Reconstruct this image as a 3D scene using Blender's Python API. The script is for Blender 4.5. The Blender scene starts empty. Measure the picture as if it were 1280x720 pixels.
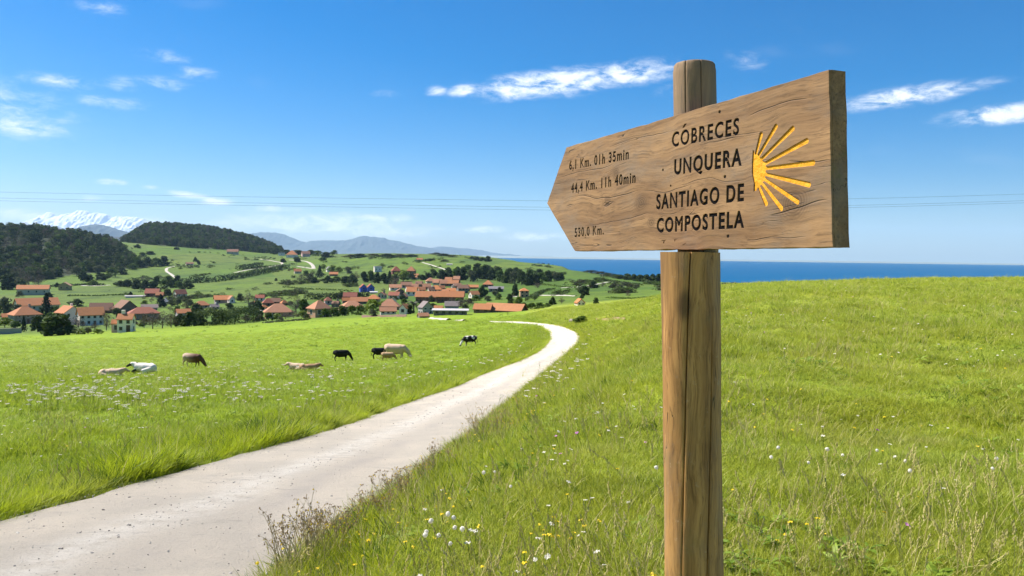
import bpy, bmesh, math, random
import numpy as np
from mathutils import Vector, Matrix, Euler

R = math.radians
rng = np.random.default_rng(7)
random.seed(7)
scene = bpy.context.scene
COL = scene.collection

# ------------------------------------------------------------------ camera
F_PX = 985.0                       # focal length in pixels of a 1280-wide frame
CAM = np.array([0.0, 0.0, 1.55])
PITCH, ROLL = -math.atan(42.5 / F_PX), R(0.80)
_F = np.array([0, math.cos(PITCH), math.sin(PITCH)])
_R0 = np.array([1.0, 0, 0]); _U0 = np.cross(_R0, _F)
_Rt = math.cos(ROLL) * _R0 + math.sin(ROLL) * _U0
_Up = math.cos(ROLL) * _U0 - math.sin(ROLL) * _R0
cam_data = bpy.data.cameras.new('camera')
cam_data.sensor_width = 36.0
cam_data.lens = 36.0 * F_PX / 1280.0
cam_data.clip_start = 0.05
cam_data.clip_end = 250000.0
cam = bpy.data.objects.new('camera', cam_data)
COL.objects.link(cam)
M = Matrix(((_Rt[0], _Up[0], -_F[0], CAM[0]), (_Rt[1], _Up[1], -_F[1], CAM[1]),
            (_Rt[2], _Up[2], -_F[2], CAM[2]), (0, 0, 0, 1)))
cam.matrix_world = M
scene.camera = cam

# ------------------------------------------------------------------ sky, sun, exposure
SUN_EL, SUN_LEFT = R(50), R(66)      # elevation; degrees left of the view axis (+Y towards -X)
SKY_STRENGTH, SUN_STRENGTH, EXPOSURE = 0.068, 4.9, 1.06
scene.view_settings.view_transform = 'Standard'
scene.view_settings.look = 'None'
scene.view_settings.gamma = 1.0
scene.view_settings.exposure = EXPOSURE
scene.view_settings.use_curve_mapping = False
scene.render.engine = 'CYCLES'
cy = scene.cycles
cy.use_denoising = True
cy.max_bounces = 6
cy.diffuse_bounces = 3
cy.glossy_bounces = 2
cy.transmission_bounces = 3
cy.transparent_max_bounces = 6
cy.volume_bounces = 0
cy.sample_clamp_indirect = 6.0
cy.use_adaptive_sampling = True
cy.adaptive_threshold = 0.02

sun_dir = np.array([-math.sin(SUN_LEFT) * math.cos(SUN_EL), math.cos(SUN_LEFT) * math.cos(SUN_EL), math.sin(SUN_EL)])
sd = bpy.data.lights.new('sun', 'SUN')
sd.energy = SUN_STRENGTH; sd.angle = R(0.53); sd.color = (1.0, 0.955, 0.88)
sun = bpy.data.objects.new('sun', sd); COL.objects.link(sun)
sun.location = (-30, 30, 60)
sun.rotation_euler = Vector(tuple(-sun_dir)).to_track_quat('-Z', 'Y').to_euler()


class NT:
    """tiny node-tree helper"""
    def __init__(self, tree):
        self.t = tree; self.n = tree.nodes; self.l = tree.links
    def new(self, typ, **kw):
        nd = self.n.new(typ)
        for k, v in kw.items(): setattr(nd, k, v)
        return nd
    def link(self, a, b): self.l.new(a, b)
    def _set(self, sock, v):
        if hasattr(v, 'links') or isinstance(v, bpy.types.NodeSocket): self.l.new(v, sock)
        else: sock.default_value = v
    def math(self, op, a, b=None, c=None, clamp=False):
        m = self.new('ShaderNodeMath', operation=op, use_clamp=clamp)
        self._set(m.inputs[0], a)
        if b is not None: self._set(m.inputs[1], b)
        if c is not None: self._set(m.inputs[2], c)
        return m.outputs[0]
    def mix(self, fac, a, b, blend='MIX'):
        m = self.new('ShaderNodeMix', data_type='RGBA', blend_type=blend)
        self._set(m.inputs[0], fac)
        self._set(m.inputs[6], a if not isinstance(a, tuple) else (*a[:3], 1))
        self._set(m.inputs[7], b if not isinstance(b, tuple) else (*b[:3], 1))
        return m.outputs[2]
    def noise(self, vec, scale, detail=4, rough=0.55, dist=0.0):
        m = self.new('ShaderNodeTexNoise')
        if vec is not None: self.link(vec, m.inputs['Vector'])
        m.inputs['Scale'].default_value = scale; m.inputs['Detail'].default_value = detail
        m.inputs['Roughness'].default_value = rough; m.inputs['Distortion'].default_value = dist
        return m.outputs['Fac']
    def ramp(self, fac, stops):
        m = self.new('ShaderNodeValToRGB')
        el = m.color_ramp.elements
        while len(el) < len(stops): el.new(0.5)
        for e, (p, c) in zip(el, stops):
            e.position = p; e.color = (*c[:3], 1) if isinstance(c, tuple) else (c, c, c, 1)
        self._set(m.inputs[0], fac)
        return m.outputs[0]
    def smooth(self, v, a, b, lo=0.0, hi=1.0):
        m = self.new('ShaderNodeMapRange', interpolation_type='SMOOTHSTEP')
        self._set(m.inputs[0], v); m.inputs[1].default_value = a; m.inputs[2].default_value = b
        m.inputs[3].default_value = lo; m.inputs[4].default_value = hi
        return m.outputs[0]
    def mapping(self, vec, scale=(1, 1, 1), loc=(0, 0, 0), rot=(0, 0, 0)):
        m = self.new('ShaderNodeMapping')
        self.link(vec, m.inputs[0]); m.inputs[1].default_value = loc
        m.inputs[2].default_value = rot; m.inputs[3].default_value = scale
        return m.outputs[0]
    def bump(self, height, strength=0.3, dist=0.01):
        m = self.new('ShaderNodeBump')
        m.inputs['Strength'].default_value = strength; m.inputs['Distance'].default_value = dist
        self.link(height, m.inputs['Height'])
        return m.outputs[0]


def pix_dir(px, py):
    px = np.asarray(px, float); py = np.asarray(py, float)
    d = _F + ((px - 640) / F_PX)[..., None] * _Rt + ((360 - py) / F_PX)[..., None] * _Up
    return d
def at_y(px, py, Y):
    d = pix_dir(px, py); return CAM + d * (Y / d[..., 1])[..., None]
def project(P):
    v = np.asarray(P, float) - CAM
    w = v @ _F
    return 640 + F_PX * (v @ _Rt) / w, 360 - F_PX * (v @ _Up) / w

world = bpy.data.worlds.new('World'); scene.world = world; world.use_nodes = True
W = NT(world.node_tree); W.n.clear()
tc = W.new('ShaderNodeTexCoord')
sep = W.new('ShaderNodeSeparateXYZ'); W.link(tc.outputs['Generated'], sep.inputs[0])
zc = W.math('MAXIMUM', sep.outputs[2], 0.004)
cmb = W.new('ShaderNodeCombineXYZ')
W.link(sep.outputs[0], cmb.inputs[0]); W.link(sep.outputs[1], cmb.inputs[1]); W.link(zc, cmb.inputs[2])
sky = W.new('ShaderNodeTexSky', sky_type='NISHITA')
sky.sun_disc = False; sky.sun_elevation = SUN_EL; sky.sun_rotation = -SUN_LEFT
sky.altitude = 50; sky.air_density = 0.85; sky.dust_density = 0.6; sky.ozone_density = 5.0
W.link(cmb.outputs[0], sky.inputs[0])
hsv = W.new('ShaderNodeHueSaturation'); hsv.inputs['Saturation'].default_value = 1.5
hsv.inputs['Value'].default_value = 1.0; W.link(sky.outputs[0], hsv.inputs['Color'])
# clouds, laid out by compass direction and height above the horizon
az = W.math('ARCTAN2', sep.outputs[0], sep.outputs[1])
el = W.math('ARCSINE', sep.outputs[2])
azel = W.new('ShaderNodeCombineXYZ'); W.link(az, azel.inputs[0]); W.link(el, azel.inputs[1])
def _dirangles(px, py):
    d = pix_dir(px, py); d = d / np.linalg.norm(d)
    return math.atan2(d[0], d[1]), math.asin(d[2])
# (centre px, py, half width px, half height px, tilt deg, strength)
CLOUDS = [(690, 104, 105, 16, 6, 1.0), (770, 94, 85, 15, 5, 0.8), (800, 88, 60, 14, 8, 0.5), (1128, 121, 66, 11, 5, 0.95), (1180, 113, 60, 8, 5, 0.55),
          (1262, 142, 62, 10, 2, 1.0), (545, 113, 15, 7, 5, 0.6), (582, 113, 22, 8, 8, 0.8), (838, 112, 24, 9, 12, 0.4),
          (10, 140, 75, 36, -5, 0.42), (20, 158, 60, 11, 0, 0.6), (78, 102, 44, 10, 0, 0.48), (150, 105, 24, 10, 0, 0.38), (205, 105, 34, 9, 0, 0.44), (205, 70, 36, 9, 0, 0.42),
          (140, 128, 40, 8, 0, 0.5), (245, 92, 30, 9, 0, 0.45), (128, 10, 34, 9, 0, 0.4), (932, 76, 30, 14, -15, 0.35), (480, 118, 22, 7, 0, 0.3),
          (232, 243, 26, 4.5, -5, 0.9), (270, 252, 20, 5, 0, 0.95), (138, 228, 16, 4, 0, 0.8), (188, 234, 9, 3, 0, 0.6), (110, 247, 14, 4, 0, 0.6),
          (395, 280, 120, 12, 0, 0.92), (470, 273, 50, 7, 0, 0.8), (440, 268, 22, 4, 0, 0.6), (340, 261, 44, 5, 0, 0.6), (606, 287, 27, 5, 0, 0.95),
          (672, 296, 46, 6, 0, 0.85), (548, 286, 14, 3, 0, 0.5), (470, 289, 100, 10, 0, 0.65), (20, 269, 48, 7, 0, 1.0), (180, 276, 40, 5, 0, 0.6), (235, 280, 20, 4, 0, 0.55), (290, 285, 14, 4, 0, 0.6)]
cloud_sum = None
for (cx, cy_, hw, hh, tilt, s) in CLOUDS:
    a0, e0 = _dirangles(cx, cy_)
    mp = W.new('ShaderNodeMapping', vector_type='TEXTURE'); W.link(azel.outputs[0], mp.inputs[0])
    mp.inputs[1].default_value = (a0, e0, 0); mp.inputs[2].default_value = (0, 0, R(tilt)); mp.inputs[3].default_value = (hw / F_PX, hh / F_PX, 1)
    ln = W.new('ShaderNodeVectorMath', operation='LENGTH'); W.link(mp.outputs[0], ln.inputs[0])
    g = W.smooth(ln.outputs['Value'], 0.0, 1.75, s, 0.0)
    cloud_sum = g if cloud_sum is None else W.math('MAXIMUM', cloud_sum, g)
n1 = W.noise(W.mapping(azel.outputs[0], scale=(26, 70, 1), rot=(0, 0, R(14))), 1.0, 8, 0.70, 0.35)
n2 = W.noise(W.mapping(azel.outputs[0], scale=(4.2, 13, 1)), 1.0, 3, 0.6, 0.0)
# faint cirrus everywhere plus the clouds listed above
thin = W.math('MULTIPLY', W.smooth(n2, 0.60, 0.85), 0.10)
shape = W.math('ADD', cloud_sum, W.math('MULTIPLY', W.math('SUBTRACT', n1, 0.5), W.math('MULTIPLY', cloud_sum, 4.6)))
dens = W.math('MULTIPLY', W.smooth(shape, 0.12, 1.25), 0.88)
cov = W.math('ADD', dens, thin, clamp=True)
skyc = W.mix(cov, hsv.outputs[0], (9.6, 9.8, 10.1))
bg = W.new('ShaderNodeBackground'); W.link(skyc, bg.inputs[0]); bg.inputs[1].default_value = SKY_STRENGTH
world.cycles.sampling_method = 'MANUAL'; world.cycles.sample_map_resolution = 512
out = W.new('ShaderNodeOutputWorld'); W.link(bg.outputs[0], out.inputs[0])

# ------------------------------------------------------------------ object helpers
def tag(o, label=None, cat=None, group=None, kind=None):
    if label: o['label'] = label
    if cat: o['category'] = cat
    if group: o['group'] = group
    if kind: o['kind'] = kind
    return o
def mesh_obj(name, verts, faces, mat, parent=None, smooth=False):
    me = bpy.data.meshes.new(name)
    me.from_pydata([tuple(v) for v in verts], [], [tuple(f) for f in faces])
    if mat: me.materials.append(mat)
    if smooth: me.polygons.foreach_set('use_smooth', [True] * len(me.polygons))
    me.update()
    return link(name, me, parent)
def link(name, me, parent=None):
    o = bpy.data.objects.new(name, me); COL.objects.link(o)
    if parent is not None: o.parent = parent
    return o
def empty(name, loc=(0, 0, 0), rz=0.0):
    o = bpy.data.objects.new(name, None); COL.objects.link(o)
    o.empty_display_size = 0.2
    o.location = loc; o.rotation_euler = (0, 0, rz)
    return o
def np_mesh(name, V, Fq, mats=(), smooth=False):
    """fast mesh from arrays; Fq (n,4) or (n,3)"""
    me = bpy.data.meshes.new(name)
    V = np.asarray(V, np.float32); Fq = np.asarray(Fq, np.int32)
    k = Fq.shape[1]
    me.vertices.add(len(V)); me.vertices.foreach_set('co', V.ravel())
    me.loops.add(Fq.size); me.loops.foreach_set('vertex_index', Fq.ravel())
    me.polygons.add(len(Fq)); me.polygons.foreach_set('loop_start', np.arange(0, Fq.size, k, dtype=np.int32))
    me.polygons.foreach_set('loop_total', np.full(len(Fq), k, np.int32))
    if smooth: me.polygons.foreach_set('use_smooth', np.ones(len(Fq), bool))
    for m in mats: me.materials.append(m)
    me.update(calc_edges=True)
    return me
class MB:
    """collects boxes, tubes and quads into one mesh"""
    def __init__(self): self.v = []; self.f = []
    def add(self, v, f):
        b = len(self.v); self.v += [tuple(p) for p in v]; self.f += [tuple(i + b for i in q) for q in f]
    def box(self, x0, x1, y0, y1, z0, z1):
        self.add([(x0, y0, z0), (x1, y0, z0), (x1, y1, z0), (x0, y1, z0), (x0, y0, z1), (x1, y0, z1), (x1, y1, z1), (x0, y1, z1)],
                 [(3, 2, 1, 0), (4, 5, 6, 7), (0, 1, 5, 4), (1, 2, 6, 5), (2, 3, 7, 6), (3, 0, 4, 7)])
    def tube(self, pts, rad, n=6, cap=True):
        pts = [Vector(p) for p in pts]; rad = rad if hasattr(rad, '__len__') else [rad] * len(pts)
        V = []
        for i, p in enumerate(pts):
            t = (pts[min(i + 1, len(pts) - 1)] - pts[max(i - 1, 0)]).normalized()
            a = t.orthogonal().normalized() if i == 0 else (a - t * a.dot(t)).normalized()
            b = t.cross(a)
            for k in range(n):
                q = 2 * math.pi * k / n
                V.append(p + (a * math.cos(q) + b * math.sin(q)) * rad[i])
        Fc = [(i * n + k, i * n + (k + 1) % n, (i + 1) * n + (k + 1) % n, (i + 1) * n + k) for i in range(len(pts) - 1) for k in range(n)]
        if cap: Fc += [tuple(range(n - 1, -1, -1)), tuple((len(pts) - 1) * n + k for k in range(n))]
        self.add(V, Fc)
    def build(self, name, mat, parent=None, smooth=False): return mesh_obj(name, self.v, self.f, mat, parent, smooth)
    def mesh(self, name, mat):
        me = bpy.data.meshes.new(name); me.from_pydata(self.v, [], self.f); me.materials.append(mat); me.update(); return me

def mat_new(name):
    m = bpy.data.materials.new(name); m.use_nodes = True
    t = NT(m.node_tree); t.n.clear()
    p = t.new('ShaderNodeBsdfPrincipled'); o = t.new('ShaderNodeOutputMaterial'); t.link(p.outputs[0], o.inputs[0])
    p.inputs['Roughness'].default_value = 0.8
    t.p = p; t.o = o
    return m, t
_flat = {}
def flat(name, c, rough=0.8, var=0.18, scale=1.5, bump=0.0, spec=0.3):
    """painted / plastered surface with slight uneven tone"""
    if name in _flat: return _flat[name]
    m, t = mat_new(name)
    g = t.new('ShaderNodeTexCoord')
    n = t.noise(g.outputs['Object'], scale, 5, 0.6)
    c0 = tuple(x * (1 - var) for x in c); c1 = tuple(min(1, x * (1 + var)) for x in c)
    t.link(t.mix(n, c0, c1), t.p.inputs['Base Color'])
    t.p.inputs['Roughness'].default_value = rough
    t.p.inputs['Specular IOR Level'].default_value = spec
    if bump: t.link(t.bump(n, bump, 0.02), t.p.inputs['Normal'])
    _flat[name] = m
    return m
def left_of_road(t, P):
    """1 in the lusher grazed pasture on the far side of the road"""
    q = t.new('ShaderNodeSeparateXYZ'); t.link(P, q.inputs[0])
    lim = t.math('MINIMUM', t.math('ADD', t.math('MULTIPLY', q.outputs[1], 0.125), -3.2), 4.2)
    return t.smooth(t.math('SUBTRACT', q.outputs[0], lim), -1.0, 1.0, 1.0, 0.0)
def leaf_mat(name, c0, c1, transl=0.35, loc_noise=0.0, island=True, tcol=None, rough=0.55, spec=0.25, left_tint=None):
    m, t = mat_new(name)
    oi = t.new('ShaderNodeObjectInfo')
    geo = t.new('ShaderNodeNewGeometry')
    f = oi.outputs['Random']
    if island: f = t.math('ADD', t.math('MULTIPLY', f, 0.45), t.math('MULTIPLY', geo.outputs['Random Per Island'], 0.55))
    col = t.mix(f, c0, c1)
    if loc_noise:
        nz = t.noise(oi.outputs['Location'], loc_noise, 4, 0.6)
        fac = t.smooth(nz, 0.35, 0.65)
        col = t.mix(t.math('MULTIPLY', fac, 0.6), col, tcol or c1)
    if left_tint:
        n9 = t.noise(oi.outputs['Location'], 1.1, 3, 0.6); col = t.mix(t.math('MULTIPLY', t.smooth(n9, 0.50, 0.66), 0.3), col, tuple(x * 0.52 for x in c0))
        n8 = t.noise(oi.outputs['Location'], 0.45, 3, 0.6); col = t.mix(t.math('MULTIPLY', t.smooth(n8, 0.54, 0.68), 0.45), col, (0.46, 0.42, 0.11))
    if left_tint: col = t.mix(t.math('MULTIPLY', left_of_road(t, oi.outputs['Location']), 0.40), col, left_tint)
    t.link(col, t.p.inputs['Base Color'])
    t.p.inputs['Roughness'].default_value = rough; t.p.inputs['Specular IOR Level'].default_value = spec
    tr = t.new('ShaderNodeBsdfTranslucent'); t.link(col, tr.inputs[0])
    mx = t.new('ShaderNodeMixShader'); mx.inputs[0].default_value = transl
    t.link(t.p.outputs[0], mx.inputs[1]); t.link(tr.outputs[0], mx.inputs[2]); t.link(mx.outputs[0], t.o.inputs[0])
    return m

# ------------------------------------------------------------------ terrain height field
def pchip(x, y, xi):
    x = np.asarray(x, float); y = np.asarray(y, float)
    h = np.diff(x); d = np.diff(y) / h
    m = np.zeros(len(x))
    for i in range(1, len(x) - 1):
        if d[i - 1] * d[i] > 0:
            w1 = 2 * h[i] + h[i - 1]; w2 = h[i] + 2 * h[i - 1]
            m[i] = (w1 + w2) / (w1 / d[i - 1] + w2 / d[i])
    m[0] = d[0]; m[-1] = d[-1]
    xi = np.clip(xi, x[0], x[-1])
    k = np.clip(np.searchsorted(x, xi) - 1, 0, len(h) - 1)
    t = (xi - x[k]) / h[k]
    return ((2 * t**3 - 3 * t**2 + 1) * y[k] + (t**3 - 2 * t**2 + t) * h[k] * m[k]
            + (-2 * t**3 + 3 * t**2) * y[k + 1] + (t**3 - t**2) * h[k] * m[k + 1])

# each column: nominal px -> near points (Z, drop below eye) and far points (Z, py seen); ('z', Z, height) where hidden
LEFTNEAR = [(0.6, 1.62), (2, 1.75), (5, 2.05), (8.3, 2.45), (15, 3.25), (24, 4.35), (45, 6.95)]
COLS = {
    -700: (LEFTNEAR, [(85, 452), (150, 434), (250, 419), (320, 413), (450, 400), (600, 384), (800, 366), (1000, 350), (1300, 300), (1700, 280)], 60),
    0:    (LEFTNEAR, [(85, 452), (150, 434), (250, 419), (320, 413), (450, 398), (600, 381), (800, 362), (950, 351), (1100, 327), (1300, 294), (1500, 288)], 40),
    80:   (LEFTNEAR, [(85, 453), (150, 434), (250, 416.5), (320, 412), (450, 398), (600, 382), (800, 363), (950, 352), (1100, 334), (1300, 301), (1500, 294)], 40),
    135:  (LEFTNEAR, [(85, 453), (150, 433), (250, 413.5), (320, 410), (450, 397), (600, 382), (800, 363), (950, 352), (1150, 338), (1400, 310), (1650, 303)], 20),
    190:  (LEFTNEAR, [(85, 453), (150, 432), (250, 410.5), (320, 407), (450, 396), (600, 381), (800, 363), (1000, 350), (1250, 334), (1550, 312), (1850, 301), (2150, 287), (2450, 283)], 20),
    250:  (LEFTNEAR, [(85, 452), (150, 430), (250, 408), (320, 404), (450, 394), (600, 379), (800, 362), (1000, 350), (1300, 330), (1600, 315), (1850, 308), (2150, 291), (2450, 286)], 20),
    320:  (LEFTNEAR, [(85, 450), (150, 428), (250, 404.5), (320, 400), (450, 390), (600, 376), (800, 358), (1000, 347), (1300, 332), (1600, 322), (1900, 315), (2200, 304), (2450, 301)], 0),
    365:  (LEFTNEAR, [(85, 448), (150, 424), (250, 401), (320, 396), (450, 387), (600, 373), (800, 357), (1000, 346), (1300, 331), (1600, 322), (1900, 318), (2200, 317)], -20),
    420:  (LEFTNEAR, [(85, 445), (150, 420), (250, 398), (320, 393), (450, 384), (600, 371), (800, 356), (1000, 346), (1300, 331), (1600, 321), (1900, 317.5)], -30),
    480:  ([(0.6, 1.6), (4, 1.75), (6, 2.1), (8.3, 2.45), (15, 3.25), (24, 4.35), (45, 6.7)],
           [(85, 440), (150, 414), (250, 395), (320, 391), (450, 383), (600, 370), (800, 354), (1000, 342), (1250, 327), (1500, 319), (1700, 316.5)], -35),
    560:  ([(0.6, 1.58), (4, 1.68), (8.3, 2.3), (12, 2.85), (15, 3.2), (24, 4.3), (45, 6.35)],
           [(85, 431), (150, 409), (250, 392.5), (320, 388), (450, 379), (600, 366), (800, 351), (1000, 340), (1250, 327), (1500, 320), (1650, 318)], -40),
    640:  ([(0.6, 1.56), (4, 1.63), (8, 2.05), (12, 2.7), (15, 3.15), (24, 4.25), (33, 4.95), (48, 6.0), (65, 7.0)],
           [(90, 416), (130, 403), (190, 396), (250, 389.5), (350, 381), (500, 370), (650, 360), (850, 349), (1100, 336), (1400, 327), (1650, 325)], -75),
    700:  ([(0.6, 1.55), (4, 1.6), (8, 1.85), (15, 2.7), (24, 3.9), (33, 4.75), (48, 5.9), (65, 6.65)],
           [(90, 401), (120, 392), (180, 386), (250, 382), (350, 375), (500, 365.5), (700, 354), (950, 342.5), (1200, 335), (1400, 332)], -80),
    760:  ([(0.6, 1.55), (4, 1.57), (8, 1.72), (15, 2.25), (24, 3.1), (33, 3.9), (48, 4.9), (65, 5.6)],
           [(85, 392), (120, 385.5), (180, 380), (250, 376.5), (350, 371), (500, 363.5), (700, 354), (900, 347), (1100, 343)], -80),
    830:  ([(0.6, 1.55), (4, 1.55), (8, 1.62), (15, 1.9), (24, 2.35), (33, 2.8), (48, 3.45), (65, 4.0)],
           [(85, 372.5), (120, 371), (180, 370.5), (250, 369.5), (350, 366.5), (500, 361.5), (700, 354.5), (880, 350.5), (1000, 349.5)], -80),
    900:  ([(0.6, 1.55), (8, 1.55), (15, 1.64), (24, 1.85), (33, 2.05), (48, 2.4), (65, 2.75)],
           [(85, 359.5), (120, 360), (200, 361), (350, 361), (500, 358.5), (700, 355.2), (860, 353), (950, 352.5)], -80),
    960:  ([(0.6, 1.55), (15, 1.55), (33, 1.78), (65, 2.4)], [(85, 355.5), (120, 356.5), (200, 362), (350, 363), (600, 360), (820, 354.5), (900, 354.3)], -80),
    1010: ([(0.6, 1.55), (15, 1.53), (33, 1.7), (65, 2.2)], [(85, 353.8), (120, 354.8), (200, 363), (400, 368), (800, 372)], -80),
    1280: ([(0.6, 1.55), (15, 1.5), (33, 1.58), (65, 1.75)], [(85, 349.5), (120, 350.5), (200, 363), (400, 372), (800, 378)], -80),
    1980: ([(0.6, 1.55), (15, 1.45), (33, 1.4), (65, 1.4)], [(85, 346), (120, 348), (200, 366), (400, 376), (800, 385)], -80),
}
NZ, NU = 620, 560
LZ0, LZ1 = math.log(0.6), math.log(7000.0)
lzs = np.linspace(LZ0, LZ1, NZ)
ucols, rows = [], []
for px in sorted(COLS):
    near, far, zend = COLS[px]
    Zs = [a for a, _ in near]; hs = [CAM[2] - b for _, b in near]
    for (Z, py) in far:
        Zs.append(Z); hs.append(float(at_y(np.array(px), np.array(py), Z)[2]))
    last = Zs[-1]
    if zend < -70:
        Zs += [last * 1.06, last * 1.16, 7000]; hs += [hs[-1] - 9, -78.0, -79.0]
    else:
        Zs += [last * 1.25, last * 1.7, 7000]; hs += [hs[-1] - 4, min(hs[-1] - 30, zend - 20), -55.0]
    hs[-1] = max(hs[-1], -79)
    ucols.append((px - 640) / F_PX); rows.append(pchip(np.log(Zs), hs, lzs))
ucols = np.array(ucols); rows = np.array(rows)
us = np.concatenate([np.linspace(-1.36, -0.70, 40, endpoint=False), np.linspace(-0.70, 0.70, NU - 80), np.linspace(0.70, 1.36, 41)[1:]])
NU = len(us)
TAB = np.stack([pchip(ucols, rows[:, j], us) for j in range(NZ)], axis=1)
# a little smoothing along distance so that the columns' knots do not show
for _ in range(6):
    TAB[:, 1:-1] = 0.25 * TAB[:, :-2] + 0.5 * TAB[:, 1:-1] + 0.25 * TAB[:, 2:]
_wr = np.random.default_rng(3)
_waves = [(w, _wr.uniform(0, 2 * math.pi), _wr.uniform(0, 6.28)) for w in (0.7, 0.9, 1.3, 1.8, 2.5, 3.7, 5.1, 7.7, 11, 17, 26) for _ in range(3)]
def rough(X, Y):
    z = np.zeros_like(X)
    fade = np.clip((np.abs(Y) - 1.5) / 6, 0.25, 1)
    for w, a, ph in _waves:
        z += 0.0065 * w**0.75 * (1.0 if w < 9 else 0.45) * np.sin((X * math.cos(a) + Y * math.sin(a)) * 2 * math.pi / w + ph)
    return z * fade
ROADMASK = np.ones((NU, NZ))
def ground(X, Y, detail=True):
    X = np.asarray(X, float); Y = np.asarray(Y, float)
    Yc = np.maximum(Y, 0.61)
    u = np.clip(X / Yc, us[0], us[-1] - 1e-9)
    i = np.clip(np.searchsorted(us, u) - 1, 0, NU - 2)
    fu = (u - us[i]) / (us[i + 1] - us[i])
    t = np.clip((np.log(Yc) - LZ0) / (LZ1 - LZ0) * (NZ - 1), 0, NZ - 1.001)
    j = t.astype(int); fz = t - j
    z = (TAB[i, j] * (1 - fu) + TAB[i + 1, j] * fu) * (1 - fz) + (TAB[i, j + 1] * (1 - fu) + TAB[i + 1, j + 1] * fu) * fz
    return z + (rough(X, Y) * ROADMASK[i, j] if detail else 0)
_mz = np.exp(np.linspace(math.log(1.2), math.log(6800), 2600))
def hit(px, py, zmin=0.0):
    """where the ray through a pixel meets the ground"""
    d = pix_dir(float(px), float(py)); d = d / d[1]
    P = CAM[None, :] + d[None, :] * _mz[:, None]
    g = ground(P[:, 0], P[:, 1], False)
    below = (P[:, 2] < g) & (_mz > zmin)
    if not below.any(): k = len(_mz) - 1
    else: k = int(np.argmax(below))
    k = max(k, 1)
    a0 = P[k - 1, 2] - g[k - 1]; a1 = P[k, 2] - g[k]
    f = a0 / (a0 - a1 + 1e-9); f = min(max(f, 0), 1)
    Y = _mz[k - 1] + f * (_mz[k] - _mz[k - 1])
    p = CAM + d * Y
    p[2] = float(ground(p[0], p[1]))
    return p

# ------------------------------------------------------------------ road outline (both edges traced, on the ground)
RL = [(0, 653), (46, 640), (95, 623.5), (147, 608), (214, 590), (275, 573.5), (340, 558), (400, 541), (433, 531.5), (487, 511), (530, 496), (565, 484),
      (600, 469), (635, 456.5), (666, 443), (681, 431), (687, 422), (685, 415), (677, 408.5), (660, 405.3), (640, 403.6), (612, 402.6)]
RR = [(358, 722), (392, 692), (424, 667), (466, 638), (515, 607), (553, 575), (600, 541), (637, 507), (660, 486), (677, 472), (691, 461), (704, 449), (717, 437),
      (727, 424), (722, 415.5), (706, 409), (685, 405.2), (660, 402.8), (640, 401.8), (612, 401.2)]
def _resample(P, n):
    P = np.array(P); s = np.concatenate([[0], np.cumsum(np.linalg.norm(np.diff(P, axis=0), axis=1))])
    t = np.linspace(0, s[-1], n)
    return np.stack([pchip(s, P[:, k], t) for k in range(P.shape[1])], axis=1)
_L = [(-4.55, -3.0), (-4.45, 1.0), (-4.35, 4.0)] + [tuple(hit(*p)[:2]) for p in RL]
_Rr = [(-1.50, -3.0), (-1.47, 1.0), (-1.45, 3.5)] + [tuple(hit(*p)[:2]) for p in RR]
roadL = _resample(_L, 420); roadR = _resample(_Rr, 420)
for arr in (roadL, roadR):
    for _ in range(10): arr[1:-1] = 0.25 * arr[:-2] + 0.5 * arr[1:-1] + 0.25 * arr[2:]
road_poly = np.concatenate([roadL, roadR[::-1]])
def inside(poly, X, Y):
    c = np.zeros(np.shape(X), bool); n = len(poly); j = n - 1
    for i in range(n):
        xi, yi = poly[i]; xj, yj = poly[j]
        if yi != yj:
            m = ((yi > Y) != (yj > Y)) & (X < (xj - xi) * (Y - yi) / (yj - yi) + xi)
            c ^= m
        j = i
    return c

# the ground is graded smooth along the road
_cen = (roadL + roadR) / 2
for _i in range(0, NU, 20):
    _Y = np.repeat(np.exp(lzs)[None, :], len(us[_i:_i + 20]), 0); _X = us[_i:_i + 20][:, None] * _Y
    _m = (_Y < 200) & (np.abs(_X) < 14)
    if _m.any():
        _d = np.sqrt(np.min((_X[_m][:, None] - _cen[None, ::3, 0]) ** 2 + (_Y[_m][:, None] - _cen[None, ::3, 1]) ** 2, axis=1))
        _v = np.ones(_X.shape); _v[_m] = np.clip((_d - 1.7) / 2.2, 0.06, 1.0); ROADMASK[_i:_i + 20] = _v
SCATTERS = []
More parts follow.
